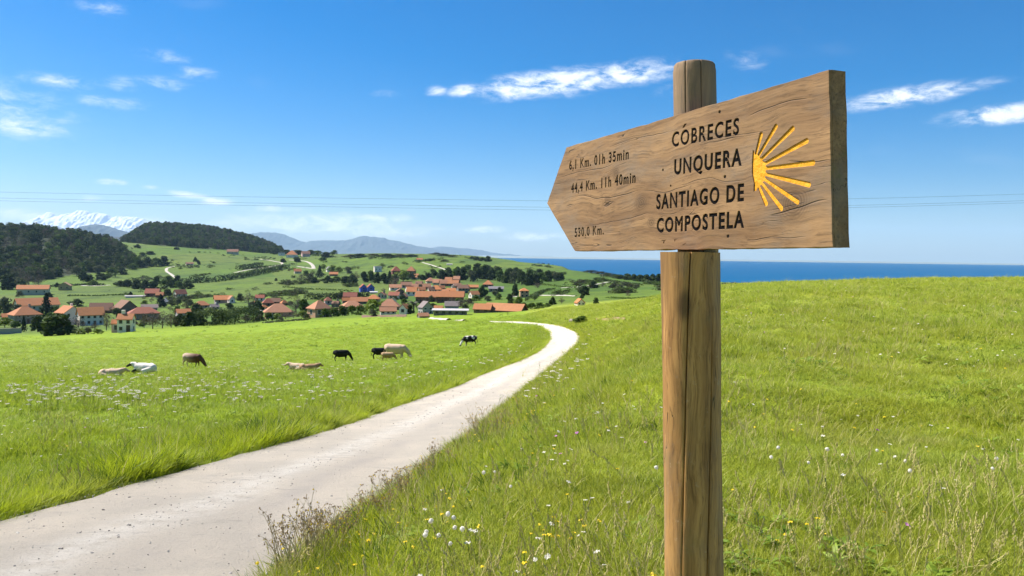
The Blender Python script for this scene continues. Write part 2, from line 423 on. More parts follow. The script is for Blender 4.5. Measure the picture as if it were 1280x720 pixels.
# ------------------------------------------------------------------ ground sheet
def ground_material():
    m, t = mat_new('meadow')
    g = t.new('ShaderNodeNewGeometry'); P = g.outputs['Position']
    sx = t.new('ShaderNodeSeparateXYZ'); t.link(P, sx.inputs[0])
    big = t.noise(P, 0.035, 4, 0.55)
    mid = t.noise(P, 0.35, 5, 0.65)
    fine = t.noise(P, 7.0, 5, 0.7)
    near = t.mix(t.smooth(big, 0.35, 0.65), (0.235, 0.290, 0.022), (0.300, 0.325, 0.034))
    near = t.mix(t.smooth(mid, 0.40, 0.70), near, (0.180, 0.245, 0.020))
    near = t.mix(t.math('MULTIPLY', t.smooth(fine, 0.45, 0.75), 0.55), near, (0.110, 0.150, 0.014))
    near = t.mix(t.math('MULTIPLY', left_of_road(t, P), 0.80), near, t.mix(t.smooth(mid, 0.38, 0.68), (0.190, 0.270, 0.010), (0.135, 0.220, 0.010)))
    # valley pastures: patchwork of fields with their own tone
    vm = t.mapping(P, scale=(0.0085, 0.0055, 0), rot=(0, 0, 0.35))
    vo = t.new('ShaderNodeTexVoronoi'); vo.inputs['Scale'].default_value = 1.0; t.link(vm, vo.inputs['Vector'])
    hue = t.new('ShaderNodeSeparateColor'); t.link(vo.outputs['Color'], hue.inputs[0])
    far = t.mix(hue.outputs[0], (0.058, 0.112, 0.010), (0.105, 0.165, 0.012))
    far = t.mix(t.math('MULTIPLY', hue.outputs[1], 0.45), far, (0.120, 0.130, 0.028))
    n3 = t.noise(P, 0.02, 6, 0.7)
    far = t.mix(t.math('MULTIPLY', t.smooth(n3, 0.48, 0.68), 0.8), far, (0.036, 0.066, 0.012))
    n4 = t.noise(P, 0.11, 5, 0.7)
    far = t.mix(t.math('MULTIPLY', t.smooth(n4, 0.48, 0.68), 0.6), far, (0.034, 0.062, 0.010))
    col = t.mix(t.smooth(sx.outputs[1], 215, 300), near, far)
    # woodland floor on the two hills
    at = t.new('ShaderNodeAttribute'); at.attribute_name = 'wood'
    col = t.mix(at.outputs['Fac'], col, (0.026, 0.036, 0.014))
    t.link(col, t.p.inputs['Base Color'])
    t.p.inputs['Roughness'].default_value = 0.9; t.p.inputs['Specular IOR Level'].default_value = 0.15
    hgt = t.math('ADD', t.noise(P, 2.2, 5, 0.7), t.math('MULTIPLY', t.noise(P, 14.0, 3, 0.6), 0.35))
    t.link(t.bump(hgt, 0.9, 0.12), t.p.inputs['Normal'])
    return m
M_GROUND = ground_material()
FOREST_A = np.array([(-300, 352), (40, 352), (62, 349), (80, 345), (118, 341), (150, 337), (186, 334), (172, 322), (150, 309), (125, 300), (90, 292), (50, 286), (0, 278), (-300, 250)])
FOREST_B = np.array([(146, 302), (155, 280), (200, 272), (260, 272), (300, 280), (345, 298), (353, 314.5), (330, 316.5), (285, 312.5), (240, 310), (190, 306)])
XX = us[:, None] * np.exp(lzs)[None, :]; YY = np.repeat(np.exp(lzs)[None, :], NU, 0)
ZZ = TAB + rough(XX, YY) * ROADMASK
V = np.stack([XX, YY, ZZ], -1).reshape(-1, 3)
ii, jj = np.meshgrid(np.arange(NU - 1), np.arange(NZ - 1), indexing='ij')
q = (ii * NZ + jj).ravel()
Fq = np.stack([q, q + NZ, q + NZ + 1, q + 1], -1)
# ground under and behind the camera
nb = len(V)
xs = XX[:, 0]; 
V2 = np.concatenate([np.stack([xs * 14, np.full(NU, -18.0), np.where(xs < 0, -0.9, 0.0)], -1), np.stack([XX[:, 0], YY[:, 0], ZZ[:, 0]], -1)])
k = np.arange(NU - 1)
F2 = np.stack([nb + k, nb + k + 1, nb + NU + k + 1, nb + NU + k], -1)
me = np_mesh('ground', np.concatenate([V, V2]), np.concatenate([Fq, F2]), [M_GROUND], True)
ppx, ppy = project(V)
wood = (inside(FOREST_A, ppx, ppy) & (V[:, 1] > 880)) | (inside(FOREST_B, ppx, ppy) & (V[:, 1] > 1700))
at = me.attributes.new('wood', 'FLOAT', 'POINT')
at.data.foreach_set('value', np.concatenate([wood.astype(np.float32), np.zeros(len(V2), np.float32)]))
g_obj = tag(link('ground', me), 'rolling green meadows and pasture falling to the village and the coast', 'meadow', kind='structure')

# ------------------------------------------------------------------ road
def road_material():
    m, t = mat_new('pale_gravel')
    uv = t.new('ShaderNodeUVMap'); uv.uv_map = 'lane'
    g = t.new('ShaderNodeNewGeometry'); P = g.outputs['Position']
    s = t.new('ShaderNodeSeparateXYZ'); t.link(uv.outputs[0], s.inputs[0])
    a = t.noise(P, 0.9, 5, 0.65); b = t.noise(P, 6, 6, 0.75); c = t.noise(P, 60, 4, 0.8); d = t.noise(P, 240, 2, 0.7)
    col = t.mix(t.smooth(a, 0.35, 0.68), (0.490, 0.430, 0.350), (0.590, 0.510, 0.405))
    # crushed pale stone swept to the middle, tarry bare patches in the wheel tracks
    wob = t.math('ADD', s.outputs[0], t.math('MULTIPLY', t.math('SUBTRACT', t.noise(P, 0.45, 3, 0.5), 0.5), 0.22))
    mid = t.math('MULTIPLY', t.smooth(t.math('ABSOLUTE', t.math('SUBTRACT', wob, 0.46)), 0.0, 0.15, 1.0, 0.0), t.smooth(b, 0.3, 0.6))
    col = t.mix(t.math('MULTIPLY', mid, 0.75), col, (0.70, 0.645, 0.56))
    trk = t.math('MULTIPLY', t.smooth(t.math('ABSOLUTE', t.math('SUBTRACT', wob, 0.66)), 0.0, 0.10, 1.0, 0.0), t.smooth(a, 0.42, 0.62))
    col = t.mix(t.math('MULTIPLY', trk, 0.7), col, (0.41, 0.36, 0.31))
    st = t.noise(t.mapping(P, scale=(1.1, 3.0, 1.0), rot=(0, 0, 0.5)), 1.6, 6, 0.75)
    col = t.mix(t.math('MULTIPLY', t.smooth(st, 0.56, 0.72), 0.7), col, (0.300, 0.265, 0.230))
    edge = t.smooth(t.math('ADD', wob, t.math('MULTIPLY', t.math('SUBTRACT', b, 0.5), 0.12)), 0.0, 0.13, 1.0, 0.0)
    col = t.mix(t.math('MULTIPLY', edge, t.smooth(c, 0.4, 0.55, 0.4, 0.9)), col, (0.185, 0.170, 0.150))
    col = t.mix(t.math('MULTIPLY', t.smooth(c, 0.50, 0.68), 0.6), col, (0.29, 0.26, 0.225))
    col = t.mix(t.math('MULTIPLY', t.smooth(d, 0.50, 0.68), 0.55), col, (0.580, 0.545, 0.500))
    t.link(col, t.p.inputs['Base Color'])
    t.p.inputs['Roughness'].default_value = 0.92; t.p.inputs['Specular IOR Level'].default_value = 0.2
    h = t.math('ADD', t.math('MULTIPLY', c, 1.0), t.math('ADD', t.math('MULTIPLY', d, 0.5), t.math('MULTIPLY', b, 1.2)))
    t.link(t.bump(h, 1.0, 0.02), t.p.inputs['Normal'])
    return m
M_ROAD = road_material()
def ribbon(name, A, B, mat, lift, nx, label, crown=0.0, ragged=0.0):
    n = len(A); w = np.linspace(0, 1, nx)
    A = A.copy(); B = B.copy()
    if ragged:
        wd = (B - A); ln = np.linalg.norm(wd, axis=1, keepdims=True)
        A -= wd / ln * (rng.normal(0, ragged, (n, 1))); B += wd / ln * (rng.normal(0, ragged, (n, 1)))
    P = A[:, None, :] * (1 - w)[None, :, None] + B[:, None, :] * w[None, :, None]
    Z = ground(P[..., 0], P[..., 1]) + lift + crown * (1 - (2 * w - 1) ** 2)[None, :]
    Z[:, 0] -= lift + 0.03; Z[:, -1] -= lift + 0.03
    V = np.concatenate([P, Z[..., None]], -1).reshape(-1, 3)
    i, j = np.meshgrid(np.arange(n - 1), np.arange(nx - 1), indexing='ij')
    q = (i * nx + j).ravel()
    Fq = np.stack([q, q + 1, q + nx + 1, q + nx], -1)
    me = np_mesh(name, V, Fq, [mat], True)
    uvl = me.uv_layers.new(name='lane')
    s = np.concatenate([[0], np.cumsum(np.linalg.norm(np.diff((A + B) / 2, axis=0), axis=1))])
    uvv = np.stack([np.tile(w, n), np.repeat(s, nx)], -1)
    uvl.data.foreach_set('uv', uvv[Fq.ravel()].astype(np.float32).ravel())
    return tag(link(name, me), label, 'road' if name == 'road' else 'path', kind='structure')
ribbon('road', roadL, roadR, M_ROAD, 0.03, 22, 'narrow pale gravel road curving through the meadow', 0.03, 0.03)
M_TRACK = flat('track_dust', (0.40, 0.36, 0.30), 0.9, 0.15, 0.2)
def track(pts, width, label):
    P = np.array([hit(*p)[:2] for p in pts]); P = _resample(P, 40)
    t = np.gradient(P, axis=0); t /= np.linalg.norm(t, axis=1, keepdims=True); nrm = np.stack([-t[:, 1], t[:, 0]], -1)
    ribbon('path', P - nrm * width / 2, P + nrm * width / 2, M_TRACK, 0.35, 4, label)
track([(223, 349), (214, 343), (208, 338), (213, 334), (218, 333)], 4.5, 'short pale lane crossing the hillside pasture under the wooded hill')
track([(292, 341), (312, 337), (335, 334), (349, 331), (340, 326), (326, 324)], 4.5, 'pale lane beside the hedgerow below the wooded hill')
track([(372, 333), (392, 336), (390, 331), (378, 326), (362, 325)], 6.0, 'grey bend of country road below the red roofed hill house')
track([(528, 328), (545, 333), (562, 338.5)], 4.5, 'straight pale track descending the far green hill')
track([(700, 360), (725, 358.5), (748, 355), (768, 352.5), (778, 353)], 3.2, 'pale track winding over the pasture before the headland')
track([(640, 371), (680, 369.5), (720, 370)], 2.0, 'thin pale track between the barn and the small gabled house')
track([(752, 345), (764, 343), (775, 341.5)], 3.5, 'far pale track end near the headland wood')
track([(102, 357), (120, 357.5), (137, 356.5)], 4.0, 'short grey lane below the left wooded slope')
track([(539, 398), (552, 399.5), (561, 400.5)], 1.6, 'short bright stretch of the lane dipping in front of the village')
track([(570, 401.2), (576, 401), (581, 401)], 1.6, 'tiny bright stretch of lane left of the road bend')
M_SOIL = flat('bare_soil', (0.17, 0.095, 0.06), 0.95, 0.3, 0.3)
P0 = np.array([hit(x, 397.2 - (x - 452) * 0.03)[:2] for x in range(452, 516, 8)]); P1 = np.array([hit(x, 394.6 - (x - 452) * 0.02)[:2] for x in range(452, 516, 8)])
ribbon('path', _resample(P0, 24), _resample(P1, 24), M_SOIL, 0.3, 4, 'strip of bare brown soil at the edge of the village')
P0 = np.array([hit(x, 401.6)[:2] for x in range(745, 782, 6)]); P1 = np.array([hit(x, 399.6)[:2] for x in range(745, 782, 6)])
ribbon('path', _resample(P0, 24), _resample(P1, 24), flat('sandy_soil', (0.30, 0.20, 0.11), 0.95, 0.25, 0.5), 0.12, 4, 'worn sandy patch in the meadow right of the road bend')

# ------------------------------------------------------------------ sea
def sea_material():
    m, t = mat_new('sea_water')
    g = t.new('ShaderNodeNewGeometry'); P = g.outputs['Position']
    n = t.noise(t.mapping(P, scale=(0.0006, 0.0030, 1)), 1.0, 5, 0.6)
    col = t.mix(n, (0.0005, 0.060, 0.150), (0.001, 0.090, 0.205))
    t.link(col, t.p.inputs['Base Color'])
    t.p.inputs['Roughness'].default_value = 0.45; t.p.inputs['IOR'].default_value = 1.33
    t.p.inputs['Specular IOR Level'].default_value = 0.08
    b = t.noise(t.mapping(P, scale=(0.05, 0.05, 1)), 1.0, 4, 0.6)
    t.link(t.bump(b, 0.6, 2.0), t.p.inputs['Normal'])
    return m
SEA_Z = -58.0
sea = mesh_obj('sea', [(-16000, 60, SEA_Z), (22000, 60, SEA_Z), (22000, 11500, SEA_Z), (-16000, 11500, SEA_Z)], [(0, 1, 2, 3)], sea_material())
tag(sea, 'deep blue sea stretching to the horizon', 'sea', kind='structure')

# ------------------------------------------------------------------ far mountains
from mathutils import noise as mn
def ridge(name, prof, Y0, depth, label, mat, relief, seed, base=-57.0):
    pxs = np.arange(prof[0][0], prof[-1][0] + 0.5, 0.6)
    cr = pchip([p[0] for p in prof], [p[1] for p in prof], pxs)
    nx, ny = len(pxs), 56
    jag = np.array([mn.fractal(Vector((x * 0.09, seed * 3.7, 0)), 0.9, 2.1, 6) for x in pxs])
    top = at_y(pxs, cr - jag * relief * 1.6, np.full(nx, Y0))
    V = np.zeros((nx, ny, 3))
    for j in range(ny):
        f = j / (ny - 1) * 2 - 1                    # -1 front foot, 0 crest, 1 back foot
        s = (1 - abs(f)) ** 1.2
        x = top[:, 0] * (1 + 0.25 * f * depth / Y0); y = Y0 + f * depth
        k = 8.0 / depth
        nz = np.array([mn.ridged_multi_fractal(Vector((xx * k, y * k * 0.8, seed)), 0.9, 2.1, 6, 1.0, 2.0) for xx in x]) - 1.0
        z = base + (top[:, 2] - base) * (s + 0.34 * nz * s ** 0.6 * (1 - s) ** 0.6)
        V[:, j, 0] = x; V[:, j, 1] = y; V[:, j, 2] = np.maximum(z, base)
    i, j = np.meshgrid(np.arange(nx - 1), np.arange(ny - 1), indexing='ij')
    q = (i * ny + j).ravel()
    me = np_mesh(name, V.reshape(-1, 3), np.stack([q, q + ny, q + ny + 1, q + 1], -1), [mat], False)
    return tag(link(name, me), label, 'mountains', kind='structure')
def mountain_mat(name, snow):
    m, t = mat_new(name)
    g = t.new('ShaderNodeNewGeometry'); P = g.outputs['Position']
    s = t.new('ShaderNodeSeparateXYZ'); t.link(P, s.inputs[0])
    sn = t.new('ShaderNodeSeparateXYZ'); t.link(g.outputs['Normal'], sn.inputs[0])
    col = t.mix(t.noise(P, 0.0022, 5, 0.6), (0.035, 0.050, 0.045), (0.075, 0.080, 0.080))
    if snow:
        lvl = t.math('ADD', s.outputs[2], t.math('MULTIPLY', t.math('SUBTRACT', t.noise(P, 0.0035, 6, 0.75), 0.5), 1000))
        lvl = t.math('ADD', lvl, t.math('MULTIPLY', t.math('SUBTRACT', sn.outputs[2], 0.6), 500))
        col = t.mix(t.smooth(lvl, snow - 130, snow + 160), col, (0.70, 0.73, 0.78))
    t.link(col, t.p.inputs['Base Color']); t.p.inputs['Roughness'].default_value = 0.9
    t.p.inputs['Specular IOR Level'].default_value = 0.1
    return m
ridge('mountains', [(-120, 290), (-40, 284), (10, 284), (30, 280), (40, 275), (50, 269), (60, 266.5), (70, 269), (80, 267), (95, 265), (104, 263.5), (114, 266.5), (126, 266), (140, 271), (150, 270), (163, 273), (176, 272), (188, 276), (215, 283), (300, 300)],
      25000, 3800, 'snow covered mountain range at the far left horizon', mountain_mat('snowy_rock', 520), 2.2, 5)
ridge('mountains', [(-40, 296), (60, 291), (85, 288), (105, 282.5), (120, 280), (134, 282), (150, 288), (200, 295), (330, 305)],
      15000, 2300, 'dark blue foothill in front of the snowy mountain range', mountain_mat('foothill_rock', None), 0.5, 8)
ridge('mountains', [(60, 296), (110, 292), (140, 295), (170, 300), (240, 306)],
      8000, 1500, 'low dark ridge in the gap between the two wooded hills', mountain_mat('ridge_rock', None), 0.4, 9)
ridge('mountains', [(250, 298), (318, 291), (335, 289.5), (350, 292), (365, 297), (382, 302.5), (392, 301), (412, 300.5), (430, 301), (446, 297), (458, 294), (464, 296), (471, 295), (484, 298.5), (500, 302), (515, 306), (532, 309), (545, 312), (560, 318), (600, 325)],
      23000, 2700, 'blue double peaked mountain ridge beyond the village', mountain_mat('blue_ridge_rock', None), 0.55, 11)
ridge('mountains', [(480, 315), (540, 309.5), (555, 308), (575, 310), (598, 312), (615, 315.5), (640, 318), (690, 326)],
      27000, 2000, 'faint distant ridge sinking towards the sea horizon', mountain_mat('faint_ridge_rock', None), 0.4, 13)

# ------------------------------------------------------------------ haze: the air itself
hv, ht = mat_new('air_haze'); ht.n.clear()
vol = ht.new('ShaderNodeVolumePrincipled'); vol.inputs['Density'].default_value = 3.1e-5
vol.inputs['Color'].default_value = (0.50, 0.74, 1.0, 1); vol.inputs['Anisotropy'].default_value = 0.1
ho = ht.new('ShaderNodeOutputMaterial'); ht.link(vol.outputs[0], ho.inputs['Volume'])
hb = MB(); hb.box(-34000, 34000, -1500, 33000, -81, 1330)
hz = hb.build('haze', hv); tag(hz, 'thin blue haze filling the air to the mountains', 'haze', kind='stuff')

# ------------------------------------------------------------------ scattering
PROTO = {}
def scatter(*a): SCATTERS.append(a)
def make_scatter(name, protos, P, rot, scl, idx, label, cat):
    """instances prototype meshes on points; one 'stuff' object"""
    col = bpy.data.collections.new(name + '_kinds')
    for i, me in enumerate(protos):
        o = bpy.data.objects.new('%s_kind_%02d' % (name, i), me); col.objects.link(o)
    me = bpy.data.meshes.new(name)
    me.vertices.add(len(P)); me.vertices.foreach_set('co', np.asarray(P, np.float32).ravel())
    a = me.attributes.new('rot', 'FLOAT_VECTOR', 'POINT'); a.data.foreach_set('vector', np.asarray(rot, np.float32).ravel())
    a = me.attributes.new('scl', 'FLOAT_VECTOR', 'POINT'); a.data.foreach_set('vector', np.asarray(scl, np.float32).ravel())
    a = me.attributes.new('idx', 'INT', 'POINT'); a.data.foreach_set('value', np.asarray(idx, np.int32))
    o = link(name, me); tag(o, label, cat, kind='stuff')
    ng = bpy.data.node_groups.new(name + '_scatter', 'GeometryNodeTree')
    ng.interface.new_socket('Geometry', in_out='INPUT', socket_type='NodeSocketGeometry')
    ng.interface.new_socket('Geometry', in_out='OUTPUT', socket_type='NodeSocketGeometry')
    N = ng.nodes; L = ng.links
    gi = N.new('NodeGroupInput'); go = N.new('NodeGroupOutput')
    ip = N.new('GeometryNodeInstanceOnPoints'); ci = N.new('GeometryNodeCollectionInfo')
    ci.inputs['Collection'].default_value = col; ci.inputs['Separate Children'].default_value = True; ci.inputs['Reset Children'].default_value = True
    def attr(nm, ty):
        n = N.new('GeometryNodeInputNamedAttribute'); n.data_type = ty; n.inputs['Name'].default_value = nm; return n.outputs['Attribute']
    L.new(gi.outputs[0], ip.inputs['Points']); L.new(ci.outputs[0], ip.inputs['Instance'])
    ip.inputs['Pick Instance'].default_value = True
    L.new(attr('idx', 'INT'), ip.inputs['Instance Index'])
    L.new(attr('rot', 'FLOAT_VECTOR'), ip.inputs['Rotation'])
    L.new(attr('scl', 'FLOAT_VECTOR'), ip.inputs['Scale'])
    L.new(ip.outputs[0], go.inputs[0])
    md = o.modifiers.new('scatter', 'NODES'); md.node_group = ng
    return o

# ---- grass
def tuft(name, mat, n, h, spread, width, bend, r, seg=3, up=0.0):
    V, Fc = [], []
    for b in range(n):
        a = r.uniform(0, 6.283); rad = spread * math.sqrt(r.uniform(0, 1))
        bx, by = rad * math.cos(a), rad * math.sin(a)
        hh = h * r.uniform(0.45, 1.0); la = a + r.uniform(-1.1, 1.1); ln = bend * r.uniform(0.2, 1.0) * hh
        w = width * r.uniform(0.7, 1.3); ta = r.uniform(0, 3.14); tx, ty = math.cos(ta) * w / 2, math.sin(ta) * w / 2
        base = len(V)
        for s in range(seg + 1):
            f = s / seg; off = ln * f ** 1.8; z = hh * (f - 0.25 * bend * f * f) + up; k = (1 - f) ** 0.7
            cx, cy_ = bx + math.cos(la) * off, by + math.sin(la) * off
            if s < seg: V += [(cx - tx * k, cy_ - ty * k, z), (cx + tx * k, cy_ + ty * k, z)]
            else: V.append((cx, cy_, z))
        for s in range(seg - 1): Fc.append((base + 2 * s, base + 2 * s + 1, base + 2 * s + 3, base + 2 * s + 2))
        Fc.append((base + 2 * seg - 2, base + 2 * seg - 1, base + 2 * seg))
    me = bpy.data.meshes.new(name); me.from_pydata(V, [], Fc); me.materials.append(mat); me.update()
    return me
M_GRASS = leaf_mat('grass_blade', (0.275, 0.365, 0.026), (0.490, 0.505, 0.075), 0.5, 0.30, True, (0.400, 0.410, 0.040), 0.5, 0.3, (0.230, 0.350, 0.014))
M_GRASS_DRY = leaf_mat('dry_grass_blade', (0.48, 0.41, 0.13), (0.62, 0.54, 0.24), 0.35)
M_GRASS_LUSH = leaf_mat('lush_grass_blade', (0.290, 0.375, 0.016), (0.500, 0.500, 0.030), 0.55, 0.6, True, (0.400, 0.440, 0.018), 0.5, 0.3, (0.330, 0.430, 0.014))
M_GRASS_DARK = leaf_mat('dark_grass_blade', (0.070, 0.135, 0.012), (0.120, 0.190, 0.018), 0.35)
r_ = random.Random(11)
short = [tuft('grass_tuft', M_GRASS, 22, 0.085, 0.055, 0.0048, 0.75, r_) for _ in range(4)] + \
        [tuft('grass_tuft', M_GRASS, 16, 0.125, 0.05, 0.0045, 0.9, r_) for _ in range(3)] + \
        [tuft('grass_tuft', M_GRASS_DRY, 5, 0.15, 0.05, 0.0035, 0.8, r_)] + [tuft('grass_tuft', M_GRASS_DARK, 16, 0.08, 0.06, 0.006, 0.6, r_)]
def pick_idx(n, w):
    w = np.array(w, float); return rng.choice(len(w), size=n, p=w / w.sum())
def sample_field(n, z0, z1, u0=-0.80, u1=0.80, power=0.0):
    t = rng.uniform(0, 1, n)
    Y = np.exp(math.log(z0) + t * (math.log(z1) - math.log(z0)))
    X = rng.uniform(u0, u1, n) * Y
    return X, Y
def off_road(X, Y, jit=0.12):
    jx = rng.normal(0, jit, len(X)); jy = rng.normal(0, jit, len(X))
    return ~inside(road_poly, X + jx, Y + jy)
def spin(n, tilt=0.12): return np.stack([rng.normal(0, tilt, n), rng.normal(0, tilt, n), rng.uniform(0, 6.283, n)], -1)
def patch(X, Y, L, seed):
    """cheap smooth random field 0..1"""
    r = np.random.default_rng(seed); z = np.zeros_like(X)
    for k in range(7):
        a = r.uniform(0, 6.28); w = L * r.uniform(0.5, 1.8)
        z += np.sin((X * math.cos(a) + Y * math.sin(a)) * 6.283 / w + r.uniform(0, 6.28))
    return 0.5 + 0.5 * np.tanh(z / 2.2)
X, Y = sample_field(290000, 1.9, 190)
ok = off_road(X, Y, 0.07); X, Y = X[ok], Y[ok]
n = len(X)
pt = patch(X, Y, 1.6, 21); pt2 = patch(X, Y, 7.0, 22)
grow = np.maximum(1.0, Y / 7.0) ** 0.72
sz = rng.uniform(0.65, 1.25, n) * (0.72 + 0.55 * pt)
sx_ = sz * grow; szz = sz * (0.7 + 0.6 * pt2) * np.maximum(1, Y / 9.0) ** 0.38
left_far = (X < -0.5 + 0.02 * Y) & (Y > 45); szz[left_far] *= 0.62
idx = pick_idx(n, [4, 4, 4, 4, 2.5, 2.5, 2.5, 1.5, 0.7])
pd = patch(X, Y, 0.9, 23) * patch(X, Y, 3.1, 24); idx = np.where((pd > 0.80) & (rng.uniform(0, 1, n) < 0.45), 8, idx); szz = np.where(patch(X, Y, 2.3, 25) > 0.86, szz * 1.35, szz)
Z = ground(X, Y) - 0.01
scatter('grass', short, np.stack([X, Y, Z], -1), spin(n, 0.22), np.stack([sx_, sx_, szz], -1), idx, 'short sunlit meadow grass on both sides of the road', 'grass')

# ---- tall lush verge on the far side of the road
tall = [tuft('tall_grass_tuft', M_GRASS_LUSH, 30, 0.34, 0.13, 0.0065, 0.8, r_, 4) for _ in range(4)] + [tuft('tall_grass_tuft', M_GRASS_LUSH, 22, 0.26, 0.12, 0.009, 1.1, r_, 4) for _ in range(2)] + \
       [tuft('tall_grass_tuft', M_GRASS_DARK, 22, 0.34, 0.12, 0.012, 0.8, r_, 4), tuft('tall_grass_tuft', M_GRASS_DRY, 6, 0.5, 0.08, 0.006, 0.5, r_, 4)]
nv = 30000
ti = rng.uniform(0, 1, nv) ** 1.0
Yv = np.exp(math.log(4.5) + ti * (math.log(88) - math.log(4.5)))
kk = np.argsort(roadL[:330, 1]); Lx = np.interp(Yv, roadL[:330][kk, 1], roadL[:330][kk, 0])
wide = np.abs(rng.normal(0, 1, nv)) * (0.55 + 0.018 * Yv) + 0.02
Xv = Lx - wide
ok = off_road(Xv, Yv, 0.03); Xv, Yv, wide = Xv[ok], Yv[ok], wide[ok]; nv = len(Xv)
pv = patch(Xv, Yv, 2.2, 31)
hs = rng.uniform(0.45, 1.15, nv) * (0.65 + 0.55 * pv) * np.clip(1.15 - 0.25 * wide, 0.35, 1.1) * np.clip(1.05 - Yv / 120, 0.5, 1)
gx = np.maximum(1, Yv / 11) ** 0.7
idv = pick_idx(nv, [4, 4, 4, 4, 3, 3, 2.0, 0.7])
scatter('tall_grass', tall, np.stack([Xv, Yv, ground(Xv, Yv) - 0.02], -1), spin(nv, 0.24), np.stack([hs * gx, hs * gx, hs], -1), idv, 'tall yellow green grass along the far edge of the road', 'grass')
# dark dense tussock by the road
pc = hit(322, 553)
nd = 80
Xd = pc[0] + rng.normal(0, 0.17, nd); Yd = pc[1] + 0.30 + rng.normal(0, 0.22, nd)
hd = rng.uniform(0.8, 1.5, nd)
scatter('grass_tussock', [tall[6]], np.stack([Xd, Yd, ground(Xd, Yd) - 0.02], -1), spin(nd, 0.12), np.stack([hd, hd, hd], -1), np.zeros(nd, int), 'dark green grass tussock at the far road edge', 'grass')
# ragged near verge: thin straw coloured grass and low weeds
nv = 9000
ti = rng.uniform(0, 1, nv)
Yv = np.exp(math.log(3.4) + ti * (math.log(80) - math.log(3.4)))
kk = np.argsort(roadR[:300, 1]); Rx = np.interp(Yv, roadR[:300][kk, 1], roadR[:300][kk, 0])
Xv = Rx + np.abs(rng.normal(0, 1, nv)) * (0.35 + 0.012 * Yv) - 0.05
hs = rng.uniform(0.35, 0.8, nv); gx = np.maximum(1, Yv / 9) ** 0.6
idv = pick_idx(nv, [1, 1, 1, 1, 2, 2, 1.2, 1.6])
scatter('verge_grass', tall, np.stack([Xv, Yv, ground(Xv, Yv) - 0.02], -1), spin(nv, 0.2), np.stack([hs * gx, hs * gx, hs], -1), idv, 'ragged mixed grass along the near edge of the road', 'grass')
# scattered darker tussocks in the pasture
X, Y = sample_field(5200, 34, 240, -0.74, 0.06)
ok = off_road(X, Y, 0.5) & (patch(X, Y, 22, 41) > 0.5); X, Y = X[ok], Y[ok]; n = len(X)
s = rng.uniform(0.5, 1.5, n) * (Y / 60) ** 0.55
scatter('pasture_tussocks', [tall[6], tall[4]], np.stack([X, Y, ground(X, Y) - 0.04], -1), spin(n), np.stack([s * 1.7, s * 1.7, s * 0.55], -1), pick_idx(n, [1, 1.4]), 'small uneven grass tussocks in the grazed pasture', 'grass')

# ---- flowers
def flower(name, mh, ms, rad, stem, petals=10, dome=0.0):
    me = bpy.data.meshes.new(name); V = [(0, 0, stem + dome)]; Fc = []; mi = []
    for k in range(petals):
        a = 6.283 * k / petals; V.append((rad * math.cos(a), rad * math.sin(a), stem + (0.004 if k % 2 else -0.002)))
    for k in range(petals): Fc.append((0, 1 + k, 1 + (k + 1) % petals)); mi.append(0)
    b = len(V); V += [(-0.002, 0, 0), (0.002, 0, 0), (0.002, 0, stem), (-0.002, 0, stem), (0, -0.002, 0), (0, 0.002, 0), (0, 0.002, stem), (0, -0.002, stem)]
    Fc += [(b, b + 1, b + 2, b + 3), (b + 4, b + 5, b + 6, b + 7)]; mi += [1, 1]
    me.from_pydata(V, [], Fc); me.materials.append(mh); me.materials.append(ms); me.polygons.foreach_set('material_index', mi); me.update()
    return me
def umbel(name, mh, ms, r, stem=0.36, rad=0.06):
    mb = MB(); mi = []
    for k in range(13):
        a = r.uniform(0, 6.283); q = rad * math.sqrt(r.uniform(0.02, 1)); s = r.uniform(0.011, 0.018)
        x, y, z = q * math.cos(a), q * math.sin(a), stem + 0.015 - 2.2 * q * q + r.uniform(-.004, .004)
        mb.add([(x + s, y, z), (x, y + s, z), (x - s, y, z), (x, y - s, z), (x, y, z + s * 0.8)], [(0, 1, 4), (1, 2, 4), (2, 3, 4), (3, 0, 4), (3, 2, 1, 0)]); mi += [0] * 5
        mb.add([(0, 0, stem - 0.08), (0.002, 0, stem - 0.08), (x, y, z)], [(0, 1, 2)]); mi += [1]
    n0 = len(mb.f); mb.tube([(0, 0, 0), (0.01, 0, stem * 0.5), (0, 0, stem - 0.07)], 0.003, 4, False); mi += [1] * (len(mb.f) - n0)
    me = bpy.data.meshes.new(name); me.from_pydata(mb.v, [], mb.f); me.materials.append(mh); me.materials.append(ms); me.polygons.foreach_set('material_index', mi); me.update()
    return me
M_WHITE = leaf_mat('white_petal', (0.80, 0.74, 0.62), (0.88, 0.83, 0.72), 0.45)
M_YELLOW = leaf_mat('yellow_petal', (0.70, 0.48, 0.01), (0.80, 0.60, 0.02), 0.2)
M_PINK = leaf_mat('pink_petal', (0.45, 0.16, 0.36), (0.55, 0.25, 0.45), 0.2)
M_STEM = leaf_mat('flower_stem', (0.18, 0.25, 0.03), (0.26, 0.32, 0.05), 0.2)
umb = [umbel('white_umbel', M_WHITE, M_STEM, r_) for _ in range(3)]
daisy = flower('white_daisy', M_WHITE, M_STEM, 0.013, 0.085, 10, 0.003)
butter = flower('yellow_flower', M_YELLOW, M_STEM, 0.011, 0.105, 8, 0.004)
pinkf = flower('pink_flower', M_PINK, M_STEM, 0.013, 0.13, 8, 0.008)
def puff(name):
    bm = bmesh.new(); bmesh.ops.create_icosphere(bm, subdivisions=2, radius=0.0135, matrix=Matrix.Translation((0, 0, 0.22)))
    for v in bm.verts:
        c = Vector((0, 0, 0.22)); v.co = c + (v.co - c) * random.uniform(0.8, 1.15)
    me = bpy.data.meshes.new(name); bm.to_mesh(me); bm.free(); me.materials.append(M_WHITE); return me
pf = puff('dandelion_clock')
